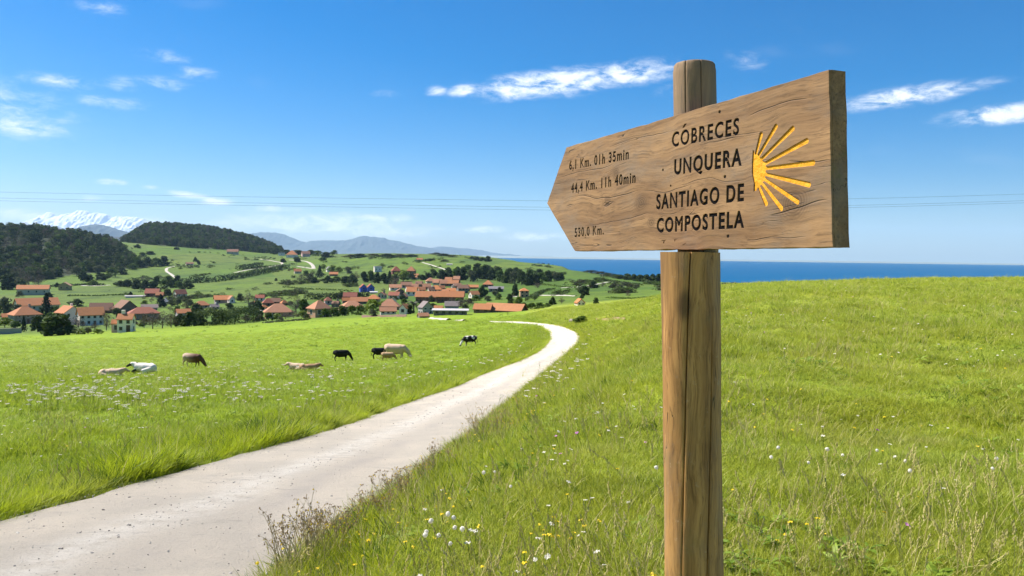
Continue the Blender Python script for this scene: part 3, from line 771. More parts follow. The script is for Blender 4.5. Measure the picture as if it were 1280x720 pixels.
X, Y = sample_field(9000, 14, 62, -0.68, 0.10)
px_, py_ = project(np.stack([X, Y, ground(X, Y)], -1))
dens = np.exp(-((py_ - (520 - 0.075 * px_)) / 26.0) ** 2) * patch(X, Y, 3.2, 51) ** 2.2 * (0.3 + patch(X, Y, 13, 52))
ok = off_road(X, Y, 0.2) & (rng.uniform(0, 1, len(X)) < dens * 0.7); X, Y = X[ok], Y[ok]; n = len(X)
s = rng.uniform(0.6, 1.3, n) * (Y / 30) ** 0.2
scatter('umbel_flowers', umb, np.stack([X, Y, ground(X, Y)], -1), spin(n, 0.1), np.stack([s, s, s * rng.uniform(0.85, 1.2, n)], -1), rng.integers(0, 3, n), 'white umbel flowers scattered in the meadow beyond the road', 'flowers')
X, Y = sample_field(5200, 3.2, 70, -0.75, 0.75)
ok = off_road(X, Y, 0.1) & (rng.uniform(0, 1, len(X)) < 0.32 * patch(X, Y, 4, 61) ** 1.5); X, Y = X[ok], Y[ok]; n = len(X)
s = rng.uniform(0.8, 1.4, n) * np.maximum(1, Y / 9) ** 0.55
scatter('meadow_flowers', [daisy, butter, pinkf], np.stack([X, Y, ground(X, Y)], -1), spin(n, 0.25), np.stack([s, s, np.minimum(s, 1.6)], -1), pick_idx(n, [7, 3, 0.4]), 'small daisies and yellow flowers dotted through the meadow grass', 'flowers')
clump = []
for (cx, cy_, k, sp) in [(550, 688, 9, 0.10), (640, 622, 1, 0.03), (592, 612, 2, 0.06), (835, 602, 3, 0.08), (1010, 577, 7, 0.22), (1125, 610, 2, 0.12), (1250, 611, 2, 0.1)]:
    p = hit(cx, cy_ + 22)
    for _ in range(k): clump.append((p[0] + rng.normal(0, sp), p[1] + rng.normal(0, sp)))
clump = np.array(clump); n = len(clump); s = rng.uniform(0.75, 1.15, n)
scatter('dandelion_clocks', [pf], np.stack([clump[:, 0], clump[:, 1], ground(clump[:, 0], clump[:, 1])], -1), spin(n, 0.15), np.stack([s] * 3, -1), np.zeros(n, int), 'white dandelion seed heads in the grass near the post', 'flowers')
yel = []
for (cx, cy_, k, sp) in [(705, 668, 5, 0.10), (690, 690, 6, 0.14), (455, 660, 26, 0.22), (470, 690, 16, 0.3), (640, 528, 30, 0.30), (660, 520, 16, 0.35), (980, 672, 4, 0.10), (1020, 670, 3, 0.08), (565, 655, 12, 0.45), (430, 690, 14, 0.3), (730, 676, 3, 0.05)]:
    p = hit(cx, cy_ + 12)
    for _ in range(k): yel.append((p[0] + rng.normal(0, sp), p[1] + rng.normal(0, sp)))
yel = np.array(yel); n = len(yel); s = rng.uniform(0.7, 1.3, n)
scatter('yellow_flowers', [butter], np.stack([yel[:, 0], yel[:, 1], ground(yel[:, 0], yel[:, 1])], -1), spin(n, 0.3), np.stack([s] * 3, -1), np.zeros(n, int), 'yellow flowers in clumps along the near road verge', 'flowers')

X, Y = sample_field(9000, 5, 95, -0.02, 0.78)
ok = off_road(X, Y, 0.6) & (patch(X, Y, 9, 43) > 0.42); X, Y = X[ok], Y[ok]; n = len(X)
s = rng.uniform(0.25, 0.6, n) * np.maximum(1, Y / 12) ** 0.5
scatter('meadow_tussocks', [tall[0], tall[4], tall[6], tall[7]], np.stack([X, Y, ground(X, Y) - 0.03], -1), spin(n, 0.2), np.stack([s * 1.5, s * 1.5, s * 0.75], -1), pick_idx(n, [3, 3, 1.0, 1.6]), 'uneven taller tufts and straw in the meadow right of the road', 'grass')
def pebble(seed):
    bm = bmesh.new(); bmesh.ops.create_icosphere(bm, subdivisions=1, radius=0.5); r = random.Random(seed)
    for v in bm.verts: v.co *= r.uniform(0.7, 1.15); v.co.z *= 0.6
    me = bpy.data.meshes.new('pebble'); bm.to_mesh(me); bm.free(); me.materials.append(PEB[seed % 3]); return me
PEB = [flat('pale_pebble', (0.50, 0.46, 0.40), 0.9, 0.2, 30), flat('grey_pebble', (0.30, 0.275, 0.25), 0.9, 0.2, 30), flat('dark_pebble', (0.17, 0.15, 0.135), 0.9, 0.2, 30)]
Y = np.exp(rng.uniform(math.log(4.2), math.log(40), 60000)); X = rng.uniform(-5, 4, 60000)
ok = inside(road_poly, X, Y); X, Y = X[ok], Y[ok]
kk = np.argsort(roadL[:330, 1]); lx = np.interp(Y, roadL[:330][kk, 1], roadL[:330][kk, 0]); kk = np.argsort(roadR[:300, 1]); rx = np.interp(Y, roadR[:300][kk, 1], roadR[:300][kk, 0])
fr_ = (X - lx) / (rx - lx)
wgt = 0.10 + 0.9 * np.exp(-(fr_ / 0.10) ** 2) + 0.7 * np.exp(-((1 - fr_) / 0.09) ** 2) + 0.30 * np.exp(-((fr_ - 0.46) / 0.12) ** 2)
ok = rng.uniform(0, 1, len(X)) < wgt * (0.35 + patch(X, Y, 1.5, 71)); X, Y, fr_ = X[ok], Y[ok], fr_[ok]; n = len(X)
s = rng.gamma(2.0, 0.0045, n).clip(0.004, 0.03) * np.maximum(1, Y / 9) ** 0.5
Zg = ground(X, Y) + 0.03 + 0.03 * (1 - (2 * fr_ - 1) ** 2)
scatter('gravel', [pebble(k) for k in range(6)], np.stack([X, Y, Zg], -1), spin(n, 0.6), np.stack([s, s, s], -1), rng.integers(0, 6, n), 'loose pale gravel and grit lying on the road', 'gravel')
# sparse blades creeping over the road edges
n = 2600; Y = np.exp(rng.uniform(math.log(4.5), math.log(60), n)); kk = np.argsort(roadL[:330, 1]); lx = np.interp(Y, roadL[:330][kk, 1], roadL[:330][kk, 0]); X = lx + np.abs(rng.normal(0, 0.10, n)) - 0.02
s = rng.uniform(0.35, 0.9, n) * np.maximum(1, Y / 10) ** 0.5
scatter('edge_grass', short[:8], np.stack([X, Y, ground(X, Y)], -1), spin(n, 0.3), np.stack([s, s, s], -1), rng.integers(0, 8, n), 'sparse grass creeping over the far road edge', 'grass')

# broad leaved rosettes and seeding grasses
def rosette(seed):
    r = random.Random(seed); mb = MB()
    for k in range(r.randint(6, 9)):
        a = k * 0.8 + r.uniform(-.3, .3); L = r.uniform(0.06, 0.13); w = L * r.uniform(0.22, 0.36); e = r.uniform(0.3, 1.0); ca, sa = math.cos(a), math.sin(a); P = []
        for f, ww in ((0, .15), (.35, .9), (.7, .8), (1, .05)):
            x = L * f; z = L * e * (f - 0.75 * f * f) + 0.01; P.append((x, ww * w / 2, z))
        V_ = [];
        for x, ww, z in P: V_ += [(x * ca - ww * sa, x * sa + ww * ca, z + ww * .3), (x * ca + ww * sa, x * sa - ww * ca, z + ww * .3)]
        mb.add(V_, [(0, 1, 3, 2), (2, 3, 5, 4), (4, 5, 7, 6)])
    return mb.mesh('rosette', M_BROAD)
M_BROAD = leaf_mat('broad_weed_leaf', (0.140, 0.220, 0.016), (0.250, 0.330, 0.030), 0.35, 0, False)
X, Y = sample_field(1500, 3.2, 26, -0.5, 0.75); ok = off_road(X, Y, 0.0) & (patch(X, Y, 2.6, 81) > 0.72); X, Y = X[ok], Y[ok]; n = len(X); s = rng.uniform(0.45, 1.0, n)
scatter('broadleaf_weeds', [rosette(k) for k in range(5)], np.stack([X, Y, ground(X, Y) + 0.03], -1), spin(n, 0.25), np.stack([s] * 3, -1), rng.integers(0, 5, n), 'dark broad leaved weeds hidden in the meadow grass', 'weeds')
def seeder(seed):
    r = random.Random(seed); mb = MB()
    for k in range(r.randint(2, 4)):
        H_ = r.uniform(0.20, 0.36); a = r.uniform(0, 6.28); q = r.uniform(0.03, 0.12); tip = Vector((q * math.cos(a), q * math.sin(a), H_))
        mb.tube([(0, 0, 0), (tip.x * .3, tip.y * .3, H_ * .6), tip], [0.0014, 0.0012, 0.0008], 3, False)
        for j in range(12):
            f = j / 11; c = tip * (1 - 0.22 * f) ; c = Vector((c.x + r.uniform(-.006, .006), c.y + r.uniform(-.006, .006), H_ - 0.075 * f)); z = r.uniform(0.003, 0.006)
            mb.add([c + Vector((z, 0, 0)), c + Vector((-z * .5, z * .8, 0)), c + Vector((-z * .5, -z * .8, 0)), c + Vector((0, 0, z * 2.4))], [(0, 1, 3), (1, 2, 3), (2, 0, 3)])
    return mb.mesh('seeding_grass', M_GRASS_DRY)
X, Y = sample_field(3800, 3.0, 42, -0.6, 0.78); ok = off_road(X, Y, 0.0) & (patch(X, Y, 3.4, 83) > 0.5); X, Y = X[ok], Y[ok]; n = len(X); s = rng.uniform(0.55, 1.1, n) * np.maximum(1, Y / 14) ** 0.35
scatter('seeding_grass', [seeder(k) for k in range(5)], np.stack([X, Y, ground(X, Y)], -1), spin(n, 0.2), np.stack([s] * 3, -1), rng.integers(0, 5, n), 'straw coloured seeding grass stems in the meadow', 'grass')
# ------------------------------------------------------------------ trail signpost
THETA = R(68.3)
E1 = np.array([math.cos(THETA), -math.sin(THETA), 0.0])           # reading direction: far end to near end
_LEAN = R(1.5)
NB = np.cross(E1, np.array([0, 0, 1.0])); NB /= np.linalg.norm(NB)  # out of the lettered face
E2 = np.array([0, 0, 1.0]) * math.cos(_LEAN) - E1 * math.sin(_LEAN) * 0.75
E2 /= np.linalg.norm(E2); E1 = np.cross(E2, NB)
_d = pix_dir(1038.0, 200.0); PB = CAM + _d * (1.055 / (_d @ _F))
def onboard(px, py):
    d = pix_dir(float(px), float(py)); t = ((PB - CAM) @ NB) / (d @ NB)
    q = CAM + d * t - PB
    return np.array([q @ E1, q @ E2])
BT = 0.0295
def wood_material(name, light, dark, axis, moss=0.35, grain=1.0, grey=0.0):
    m, t = mat_new(name)
    tc_ = t.new('ShaderNodeTexCoord'); O = tc_.outputs['Object']
    sc = {'x': (2.2, 26, 26), 'z': (34, 34, 2.0)}[axis]
    sc2 = {'x': (8, 230, 230), 'z': (260, 260, 6)}[axis]
    warp_ = t.new('ShaderNodeTexNoise'); t.link(O, warp_.inputs['Vector']); warp_.inputs['Scale'].default_value = 7; warp_.inputs['Detail'].default_value = 2
    wv = t.new('ShaderNodeVectorMath', operation='SCALE'); t.link(warp_.outputs['Color'], wv.inputs[0]); wv.inputs['Scale'].default_value = 0.035
    ad = t.new('ShaderNodeVectorMath', operation='ADD'); t.link(O, ad.inputs[0]); t.link(wv.outputs[0], ad.inputs[1])
    g1 = t.noise(t.mapping(ad.outputs[0], scale=sc), 1.0, 6, 0.65, 0.6)
    g2 = t.noise(t.mapping(ad.outputs[0], scale=sc2), 1.0, 4, 0.7)
    blot = t.noise(O, 9, 4, 0.6); blot2 = t.noise(O, 34, 5, 0.7)
    col = t.mix(t.smooth(g1, 0.28, 0.74), dark, light)
    col = t.mix(t.math('MULTIPLY', t.smooth(g2, 0.46, 0.70), 0.7), col, tuple(x * 0.45 for x in dark))
    col = t.mix(t.math('MULTIPLY', t.smooth(blot, 0.45, 0.72), 0.5), col, tuple(x * 0.60 for x in light))
    col = t.mix(t.math('MULTIPLY', t.smooth(blot2, 0.60, 0.75), 0.35), col, (0.24, 0.185, 0.13))
    wst = t.noise(t.mapping(O, scale={'x': (4, 9, 9), 'z': (9, 9, 3)}[axis], loc=(7, 3, 1)), 1.0, 5, 0.65)
    col = t.mix(t.math('MULTIPLY', t.smooth(wst, 0.46, 0.70), 0.55), col, (0.185, 0.145, 0.105))
    if axis == 'z':
        # bleached grey above the board, knots and scuffs below
        sz_ = t.new('ShaderNodeSeparateXYZ'); t.link(t.new('ShaderNodeNewGeometry').outputs['Position'], sz_.inputs[0])
        col = t.mix(t.math('MULTIPLY', t.smooth(sz_.outputs[2], 1.66, 1.80), 0.6), col, (0.185, 0.150, 0.115))
        kn = t.new('ShaderNodeTexVoronoi'); t.link(t.mapping(O, scale=(9, 9, 4.2)), kn.inputs['Vector']); kn.inputs['Scale'].default_value = 1.0
        col = t.mix(t.math('MULTIPLY', t.smooth(kn.outputs['Distance'], 0.06, 0.16, 1.0, 0.0), 0.75), col, (0.075, 0.040, 0.018))
        sc_ = t.noise(O, 55, 4, 0.7); col = t.mix(t.math('MULTIPLY', t.smooth(sc_, 0.62, 0.74), 0.45), col, (0.46, 0.34, 0.20))
        dk = t.noise(t.mapping(O, scale=(20, 20, 2.2), loc=(1, 5, 2)), 1.0, 4, 0.6); col = t.mix(t.math('MULTIPLY', t.smooth(dk, 0.52, 0.70), 0.55), col, (0.085, 0.048, 0.020))
    if grey: col = t.mix(grey, col, (0.20, 0.175, 0.15))
    if axis == 'x':
        # greyer weathered stain, two knots and resin streaks
        sep_ = t.new('ShaderNodeSeparateXYZ'); t.link(ad.outputs[0], sep_.inputs[0])
        for (kx, ky, kr) in KNOTS:
            dx = t.math('MULTIPLY', t.math('SUBTRACT', sep_.outputs[0], kx), 0.75); dy = t.math('SUBTRACT', sep_.outputs[1], ky)
            rr = t.math('SQRT', t.math('ADD', t.math('MULTIPLY', dx, dx), t.math('MULTIPLY', dy, dy)))
            ring = t.math('SINE', t.math('MULTIPLY', rr, 1500))
            kf = t.math('MULTIPLY', t.smooth(rr, kr * 0.3, kr * 1.9, 1.0, 0.0), t.smooth(ring, -1, 1, 0.35, 0.8))
            col = t.mix(kf, col, tuple(x * 0.42 for x in dark))
    if axis == 'x':
        sq = t.new('ShaderNodeSeparateXYZ'); t.link(ad.outputs[0], sq.inputs[0]); crk = None
        for (pa, pb, wd) in CRACKS:
            (ax_, ay_), (bx_, by_) = onboard(*pa) + 0.0175, onboard(*pb) + 0.0175
            sl_ = (by_ - ay_) / (bx_ - ax_)
            yy_ = t.math('ABSOLUTE', t.math('SUBTRACT', sq.outputs[1], t.math('ADD', t.math('MULTIPLY', t.math('SUBTRACT', sq.outputs[0], ax_), sl_), ay_)))
            mid_ = t.smooth(t.math('ABSOLUTE', t.math('SUBTRACT', sq.outputs[0], (ax_ + bx_) / 2)), abs(bx_ - ax_) * 0.25, abs(bx_ - ax_) * 0.5, 1.0, 0.0)
            ln_ = t.math('MULTIPLY', t.smooth(yy_, 0.0, wd, 1.0, 0.0), mid_)
            crk = ln_ if crk is None else t.math('MAXIMUM', crk, ln_)
        col = t.mix(t.math('MULTIPLY', crk, 0.9), col, (0.03, 0.018, 0.010))
    # long drying cracks
    cs = {'x': (0.8, 30, 30), 'z': (30, 30, 0.8)}[axis]
    cr = t.noise(t.mapping(ad.outputs[0], scale=cs, loc=(3.1, 1.7, 0.4)), 1.0, 3, 0.5, 0.2)
    crack = t.smooth(t.math('ABSOLUTE', t.math('SUBTRACT', cr, 0.5)), 0.0, 0.007, 1.0, 0.0)
    gate = t.smooth(t.noise(t.mapping(O, scale={'x': (6, 12, 12), 'z': (12, 12, 5)}[axis]), 1.0, 2, 0.5), 0.50, 0.62)
    crack = t.math('MULTIPLY', crack, gate)
    col = t.mix(t.math('MULTIPLY', crack, 0.85), col, (0.018, 0.012, 0.008))
    if moss:
        mo = t.noise(O, 14, 5, 0.7)
        geo = t.new('ShaderNodeNewGeometry')
        pt_ = t.smooth(mo, 0.55, 0.75)
        if axis == 'x':
            sp2 = t.new('ShaderNodeSeparateXYZ'); t.link(O, sp2.inputs[0])
            pt_ = t.math('MULTIPLY', pt_, t.smooth(sp2.outputs[0], -0.06, 0.0))
        col = t.mix(t.math('MULTIPLY', pt_, moss), col, (0.115, 0.120, 0.025))
    t.link(col, t.p.inputs['Base Color'])
    t.p.inputs['Roughness'].default_value = 0.78; t.p.inputs['Specular IOR Level'].default_value = 0.25
    h = t.math('SUBTRACT', t.math('ADD', t.math('MULTIPLY', g1, 0.7), t.math('ADD', t.math('MULTIPLY', g2, 0.45), t.math('MULTIPLY', blot2, 0.25))), t.math('MULTIPLY', t.math('MAXIMUM', crack, crk) if axis == 'x' else crack, 2.0))
    t.link(t.bump(h, 0.40 * grain, 0.0028), t.p.inputs['Normal'])
    return m
CRACKS = [((698, 221), (770, 203), .0011), ((718, 247), (800, 239.5), .0013), ((800, 239.5), (868, 232), .0009), ((958, 269), (1040, 249), .0015), ((985, 200), (1040, 197), .0013), ((735, 279), (815, 269), .0010), ((880, 176), (960, 160), .0009), ((930, 298), (1010, 294), .0009), ((765, 181), (838, 160), .0009), ((935, 142), (1015, 121), .0010), ((962, 262), (1010, 252), .0008), ((850, 231), (938, 222), .0008)]
KNOTS = [(*onboard(1003, 236), 0.020), (*onboard(808, 243), 0.013), (*onboard(820, 268), 0.008), (*onboard(775, 205), 0.009)]
M_BOARD = wood_material('weathered_board', (0.345, 0.200, 0.088), (0.170, 0.090, 0.038), 'x', 0.75)
M_POST = wood_material('round_post_wood', (0.54, 0.29, 0.092), (0.22, 0.105, 0.030), 'z', 0.25)
M_BLACK = flat('black_paint', (0.006, 0.005, 0.005), 0.9, 0.3, 60, 0, 0.05)
M_GOLD = flat('yellow_paint', (0.72, 0.315, 0.006), 0.65, 0.35, 70, 0.3)
M_CUT = flat('carved_wood_wall', (0.20, 0.125, 0.065), 0.85, 0.3, 60)
M_IRON = flat('rusty_nail', (0.035, 0.025, 0.02), 0.6, 0.3, 80)

root = empty('trail_signpost', tuple(at_y(np.array(866.0), np.array(720.0), 1.36)))
tag(root, 'round wooden post carrying an arrow shaped waymark board with black carved lettering and yellow shell', 'signpost')
root.location.z = -0.3
bpy.context.view_layer.update()
def put(o, mw):
    o.parent = root; o.matrix_parent_inverse = Matrix.Identity(4)
    o.matrix_basis = root.matrix_world.inverted() @ mw
BM = Matrix(((E1[0], E2[0], NB[0], PB[0]), (E1[1], E2[1], NB[1], PB[1]), (E1[2], E2[2], NB[2], PB[2]), (0, 0, 0, 1)))

outline = [onboard(*p) for p in [(684, 254), (718.5, 313.6), (800, 312.3), (900, 310.6), (1041, 308), (1039.4, 262), (1038.6, 230), (1037.4, 150), (1036, 88), (960, 110.3), (850, 143), (708, 184.8), (696, 219)]]
DEPTH = 0.0034
# outlines of one line of lettering, laid on the board
def text_polys(body, p0, p1, cap, fat):
    cu = bpy.data.curves.new('lettering', 'FONT'); cu.body = body; cu.size = 1.0; cu.space_character = 1.25
    o = bpy.data.objects.new('lettering', cu); COL.objects.link(o)
    dg = bpy.context.evaluated_depsgraph_get()
    cc = o.evaluated_get(dg).to_curve(dg)
    polys = []
    for sp in cc.splines:
        pts = []
        if sp.type == 'BEZIER':
            B = sp.bezier_points; n = len(B)
            for i in range(n):
                q0, q1 = B[i], B[(i + 1) % n]
                c0, h0, h1, c1 = (np.array(v[:2]) for v in (q0.co, q0.handle_right, q1.handle_left, q1.co))
                bend_ = abs(np.cross(h0 - c0, c1 - c0)) + abs(np.cross(h1 - c0, c1 - c0))
                m_ = 1 if bend_ < 1e-6 else 5
                for k in range(m_):
                    t = k / m_; pts.append((1 - t)**3 * c0 + 3 * (1 - t)**2 * t * h0 + 3 * (1 - t) * t * t * h1 + t**3 * c1)
        else: pts = [np.array(p.co[:2]) for p in sp.points]
        keep = [p for i, p in enumerate(pts) if np.linalg.norm(p - pts[i - 1]) > 1e-5]
        if len(keep) > 2: polys.append(np.array(keep))
    o.to_curve_clear() if hasattr(o, 'to_curve_clear') else None
    bpy.data.objects.remove(o); bpy.data.curves.remove(cu)
    allp = np.concatenate(polys); x0, x1 = allp[:, 0].min(), allp[:, 0].max()
    d = np.array(p1) - np.array(p0); L = np.linalg.norm(d); d /= L; nrm = np.array([-d[1], d[0]])
    big = max(polys, key=lambda p: abs(np.sum(p[:, 0] * np.roll(p[:, 1], -1) - np.roll(p[:, 0], -1) * p[:, 1])))
    sgn = np.sign(np.sum(big[:, 0] * np.roll(big[:, 1], -1) - np.roll(big[:, 0], -1) * big[:, 1]))
    res = []
    for p in polys:
        q = np.array(p0)[None] + ((p[:, 0] - x0) / (x1 - x0) * L)[:, None] * d + (p[:, 1] / 0.729 * cap)[:, None] * nrm
        e0 = q - np.roll(q, 1, 0); e1 = np.roll(q, -1, 0) - q
        n0 = np.stack([e0[:, 1], -e0[:, 0]], -1); n0 /= np.linalg.norm(n0, axis=1, keepdims=True)
        n1 = np.stack([e1[:, 1], -e1[:, 0]], -1); n1 /= np.linalg.norm(n1, axis=1, keepdims=True)
        mm = (n0 + n1) / np.maximum(1 + np.sum(n0 * n1, axis=1, keepdims=True), 0.45)
        res.append(q + mm * fat * sgn)
    return res
def fill_mesh(polys, zc, half, bevel=0.0):
    """flat even-odd filled outlines as a slab of thickness 2*half around zc"""
    cu = bpy.data.curves.new('outline', 'CURVE'); cu.dimensions = '2D'; cu.fill_mode = 'BOTH'; cu.extrude = half
    cu.bevel_depth = bevel; cu.bevel_resolution = 0
    for p in polys:
        sp = cu.splines.new('POLY'); sp.points.add(len(p) - 1)
        sp.points.foreach_set('co', np.concatenate([p, np.zeros((len(p), 1)), np.ones((len(p), 1))], 1).ravel()); sp.use_cyclic_u = True
    o = bpy.data.objects.new('outline', cu); COL.objects.link(o)
    dg = bpy.context.evaluated_depsgraph_get()
    me_ = bpy.data.meshes.new_from_object(o.evaluated_get(dg))
    bpy.data.objects.remove(o); bpy.data.curves.remove(cu)
    co = np.empty(len(me_.vertices) * 3); me_.vertices.foreach_get('co', co); co = co.reshape(-1, 3); co[:, 2] += zc
    me_.vertices.foreach_set('co', co.ravel()); me_.materials.clear()
    return me_
LINES = [('COBRECES', (840, 183.6), (923, 167.6), 0.0262, 0.0013), ('UNQUERA', (843, 218), (926, 206.3), 0.0268, 0.0017),
         ('SANTIAGO DE', (820.6, 261.3), (929, 250.8), 0.0272, 0.0016), ('COMPOSTELA', (821.3, 290.3), (929, 284), 0.0262, 0.0017),
         ('6,1 Km. 01h 35min', (711.6, 212.3), (785.5, 198.6), 0.0212, 0.0012), ('44,4 Km. 11h 40min', (714, 241), (794, 228), 0.0212, 0.0012),
         ('530,0 Km.', (718.5, 296.3), (754.4, 293), 0.0205, 0.0010)]
LP = [text_polys(b_, onboard(*p), onboard(*q_), cap, fat) for b_, p, q_, cap, fat in LINES]
LP[0].append(np.array([onboard(*p) for p in [(852.6, 160.3), (854.8, 159.9), (858.6, 154.0), (855.4, 154.6)]]))
# scallop shell: tapering grooves fanning from a hub
def zoom7(x, y): return onboard(670 + x / 2.5725, 50 + y / 2.5725)
RAYS = [((707, 366), (724, 303)), ((715, 372), (772, 277)), ((726, 382), (826, 284)), ((737, 397), (871, 324)), ((739, 413), (892, 395)), ((738, 432), (878, 466)), ((735, 449), (841, 522)), ((726, 462), (789, 543)), ((716, 472), (740, 528))]
shell = [zoom7(*p) for p in [(699, 488), (700, 462), (694, 430), (694, 395), (697, 352), (702, 357)]]
for a_, b_ in RAYS:
    a_, b_ = zoom7(*a_), zoom7(*b_); d = (b_ - a_) / np.linalg.norm(b_ - a_); n_ = np.array([-d[1], d[0]])
    shell.append(a_ + n_ * 0.0030)
    for k in range(7):
        q = math.pi / 2 - math.pi * k / 6; shell.append(b_ + (d * math.cos(q) * 0.8 + n_ * math.sin(q)) * 0.0043)
    shell.append(a_ - n_ * 0.0030)
shell.append(zoom7(707, 486))
shell = np.array(shell)
HOLES = [(899.4, 139.8, .0030), (828.6, 212.5, .0028), (838.3, 232.3, .0024), (906, 221, .0032), (909.9, 295.3, .0032)]
holes = [onboard(hx, hy) + hr * np.array([[math.cos(q * .785) * 1.1, math.sin(q * .785) * (1 + .2 * (q % 2))] for q in range(8)]) for hx, hy, hr in HOLES]
# dents of a lost line of small letters below the last word
dents = [np.array([onboard(*p) for p in pl]) for pl in ([(827, 300.4), (832.5, 299.8), (832.6, 300.9), (830.6, 301.3), (830.2, 304.6), (829, 304.7), (829.2, 301.6), (827, 301.7)], [(843, 299.0), (846.5, 298.4), (846.6, 299.4), (844.2, 300.0), (844.0, 302), (843.1, 302.1)], [(853, 305.6), (857.5, 303.5), (858, 304.3), (853.6, 306.6)])]
# a wavering, slightly worn outline
def rag(poly, amp, step):
    o_ = []
    for i in range(len(poly)):
        a_, b_ = np.array(poly[i]), np.array(poly[(i + 1) % len(poly)]); m_ = max(1, int(np.linalg.norm(b_ - a_) / step))
        for k in range(m_): o_.append(a_ + (b_ - a_) * k / m_)
    o_ = np.array(o_); w_ = rng.normal(0, 1, o_.shape); w_ = (w_ + np.roll(w_, 1, 0) + np.roll(w_, -1, 0)) / 3
    return o_ + w_ * amp
outline = rag(outline, 0.0006, 0.009)
plate = fill_mesh([outline] + [p for ps in LP for p in ps] + [shell] + holes + dents, -DEPTH / 2, DEPTH / 2 - 0.0005, 0.0005)
def shrink(poly, d):
    c_ = poly.mean(0); v_ = poly - c_; return c_ + v_ * (1 - d / np.linalg.norm(v_, axis=1, keepdims=True))
slab = fill_mesh([shrink(outline, 0.0002)], (-BT - DEPTH + 0.0004) / 2, (BT - DEPTH + 0.0004) / 2 - 0.001, 0.001)
def merge_meshes(name, meshes, mat):
    V_, Fc = [], []
    for m_ in meshes:
        b = len(V_); V_ += [tuple(v.co) for v in m_.vertices]; Fc += [tuple(i + b for i in p.vertices) for p in m_.polygons]
    me_ = bpy.data.meshes.new(name); me_.from_pydata(V_, [], Fc); me_.materials.append(mat); me_.update(); return me_
board = link('sign_board', merge_meshes('sign_board', [plate, slab], M_BOARD)); put(board, BM)
def child_of_board(name, me_, mat, label=None):
    me_.materials.append(mat)
    o = bpy.data.objects.new(name, me_); COL.objects.link(o); o.parent = board; o.matrix_parent_inverse = Matrix.Identity(4)
    if label: o['label'] = label
    return o
for (ln_, ps) in zip(LINES, LP):
    child_of_board('lettering', fill_mesh(ps, -DEPTH + 0.0009, 0.0009), M_BLACK, 'black carved lettering reading ' + ln_[0].replace('COB', 'CÓB'))
child_of_board('scallop_shell', fill_mesh([shell], -DEPTH + 0.0009, 0.0009), M_GOLD, 'yellow painted scallop shell of nine fanned rays')
for h_ in holes: child_of_board('nail', fill_mesh([shrink(h_, 0.0006)], -DEPTH + 0.0008, 0.0007), M_IRON)

# the post: one continuous round log, half cut away behind the board, with two drying cracks
RP = 0.0505; SH_L, SH_B = -0.0115, 0.056
Zp = 1.372
ax0 = at_y(np.array(867.3), np.array(720.0), Zp); ax1 = at_y(np.array(862.6), np.array(318.0), Zp)
axd = (ax1 - ax0) / (ax1[2] - ax0[2])                # axis point at height z: ax0 + axd*(z-ax0z)
z_top = float(at_y(np.array(870.0), np.array(71.0), Zp)[2]); z_led = float(at_y(np.array(845.0), np.array(315.0), Zp)[2])
cut_d = (PB - np.array([*(ax0 + axd * (z_led - ax0[2]))[:2], z_led])) @ NB - BT - 0.0012
z_bt = float((PB + E2 * onboard(848, 143.5)[1] + E1 * onboard(848, 143.5)[0])[2]) - 0.010
view = -np.array([ax1[0], ax1[1]]) / np.hypot(ax1[0], ax1[1]); va = math.atan2(view[1], view[0])   # angle facing the camera
side = lambda s: va - math.asin(max(-1, min(1, s)))   # s: -1 left limb .. +1 right limb as seen (angle grows to the viewer's left here)
def crack_a(z):    # main crack, from the ledge down
    f = (z_led - z) / 0.54; return -0.02 + 0.42 * max(0, min(1, f)) ** 0.8
def crack_b(z):    # left crack, opening lower down
    f = (z_led - z) / 0.54; return -0.80 + 0.34 * max(0, f)
zs = list(np.linspace(-0.45, z_led - 0.001, 96)) + [z_led] + list(np.linspace(z_led + 0.0006, z_top - 0.012, 40)) + [z_top - 0.007, z_top - 0.003, z_top]
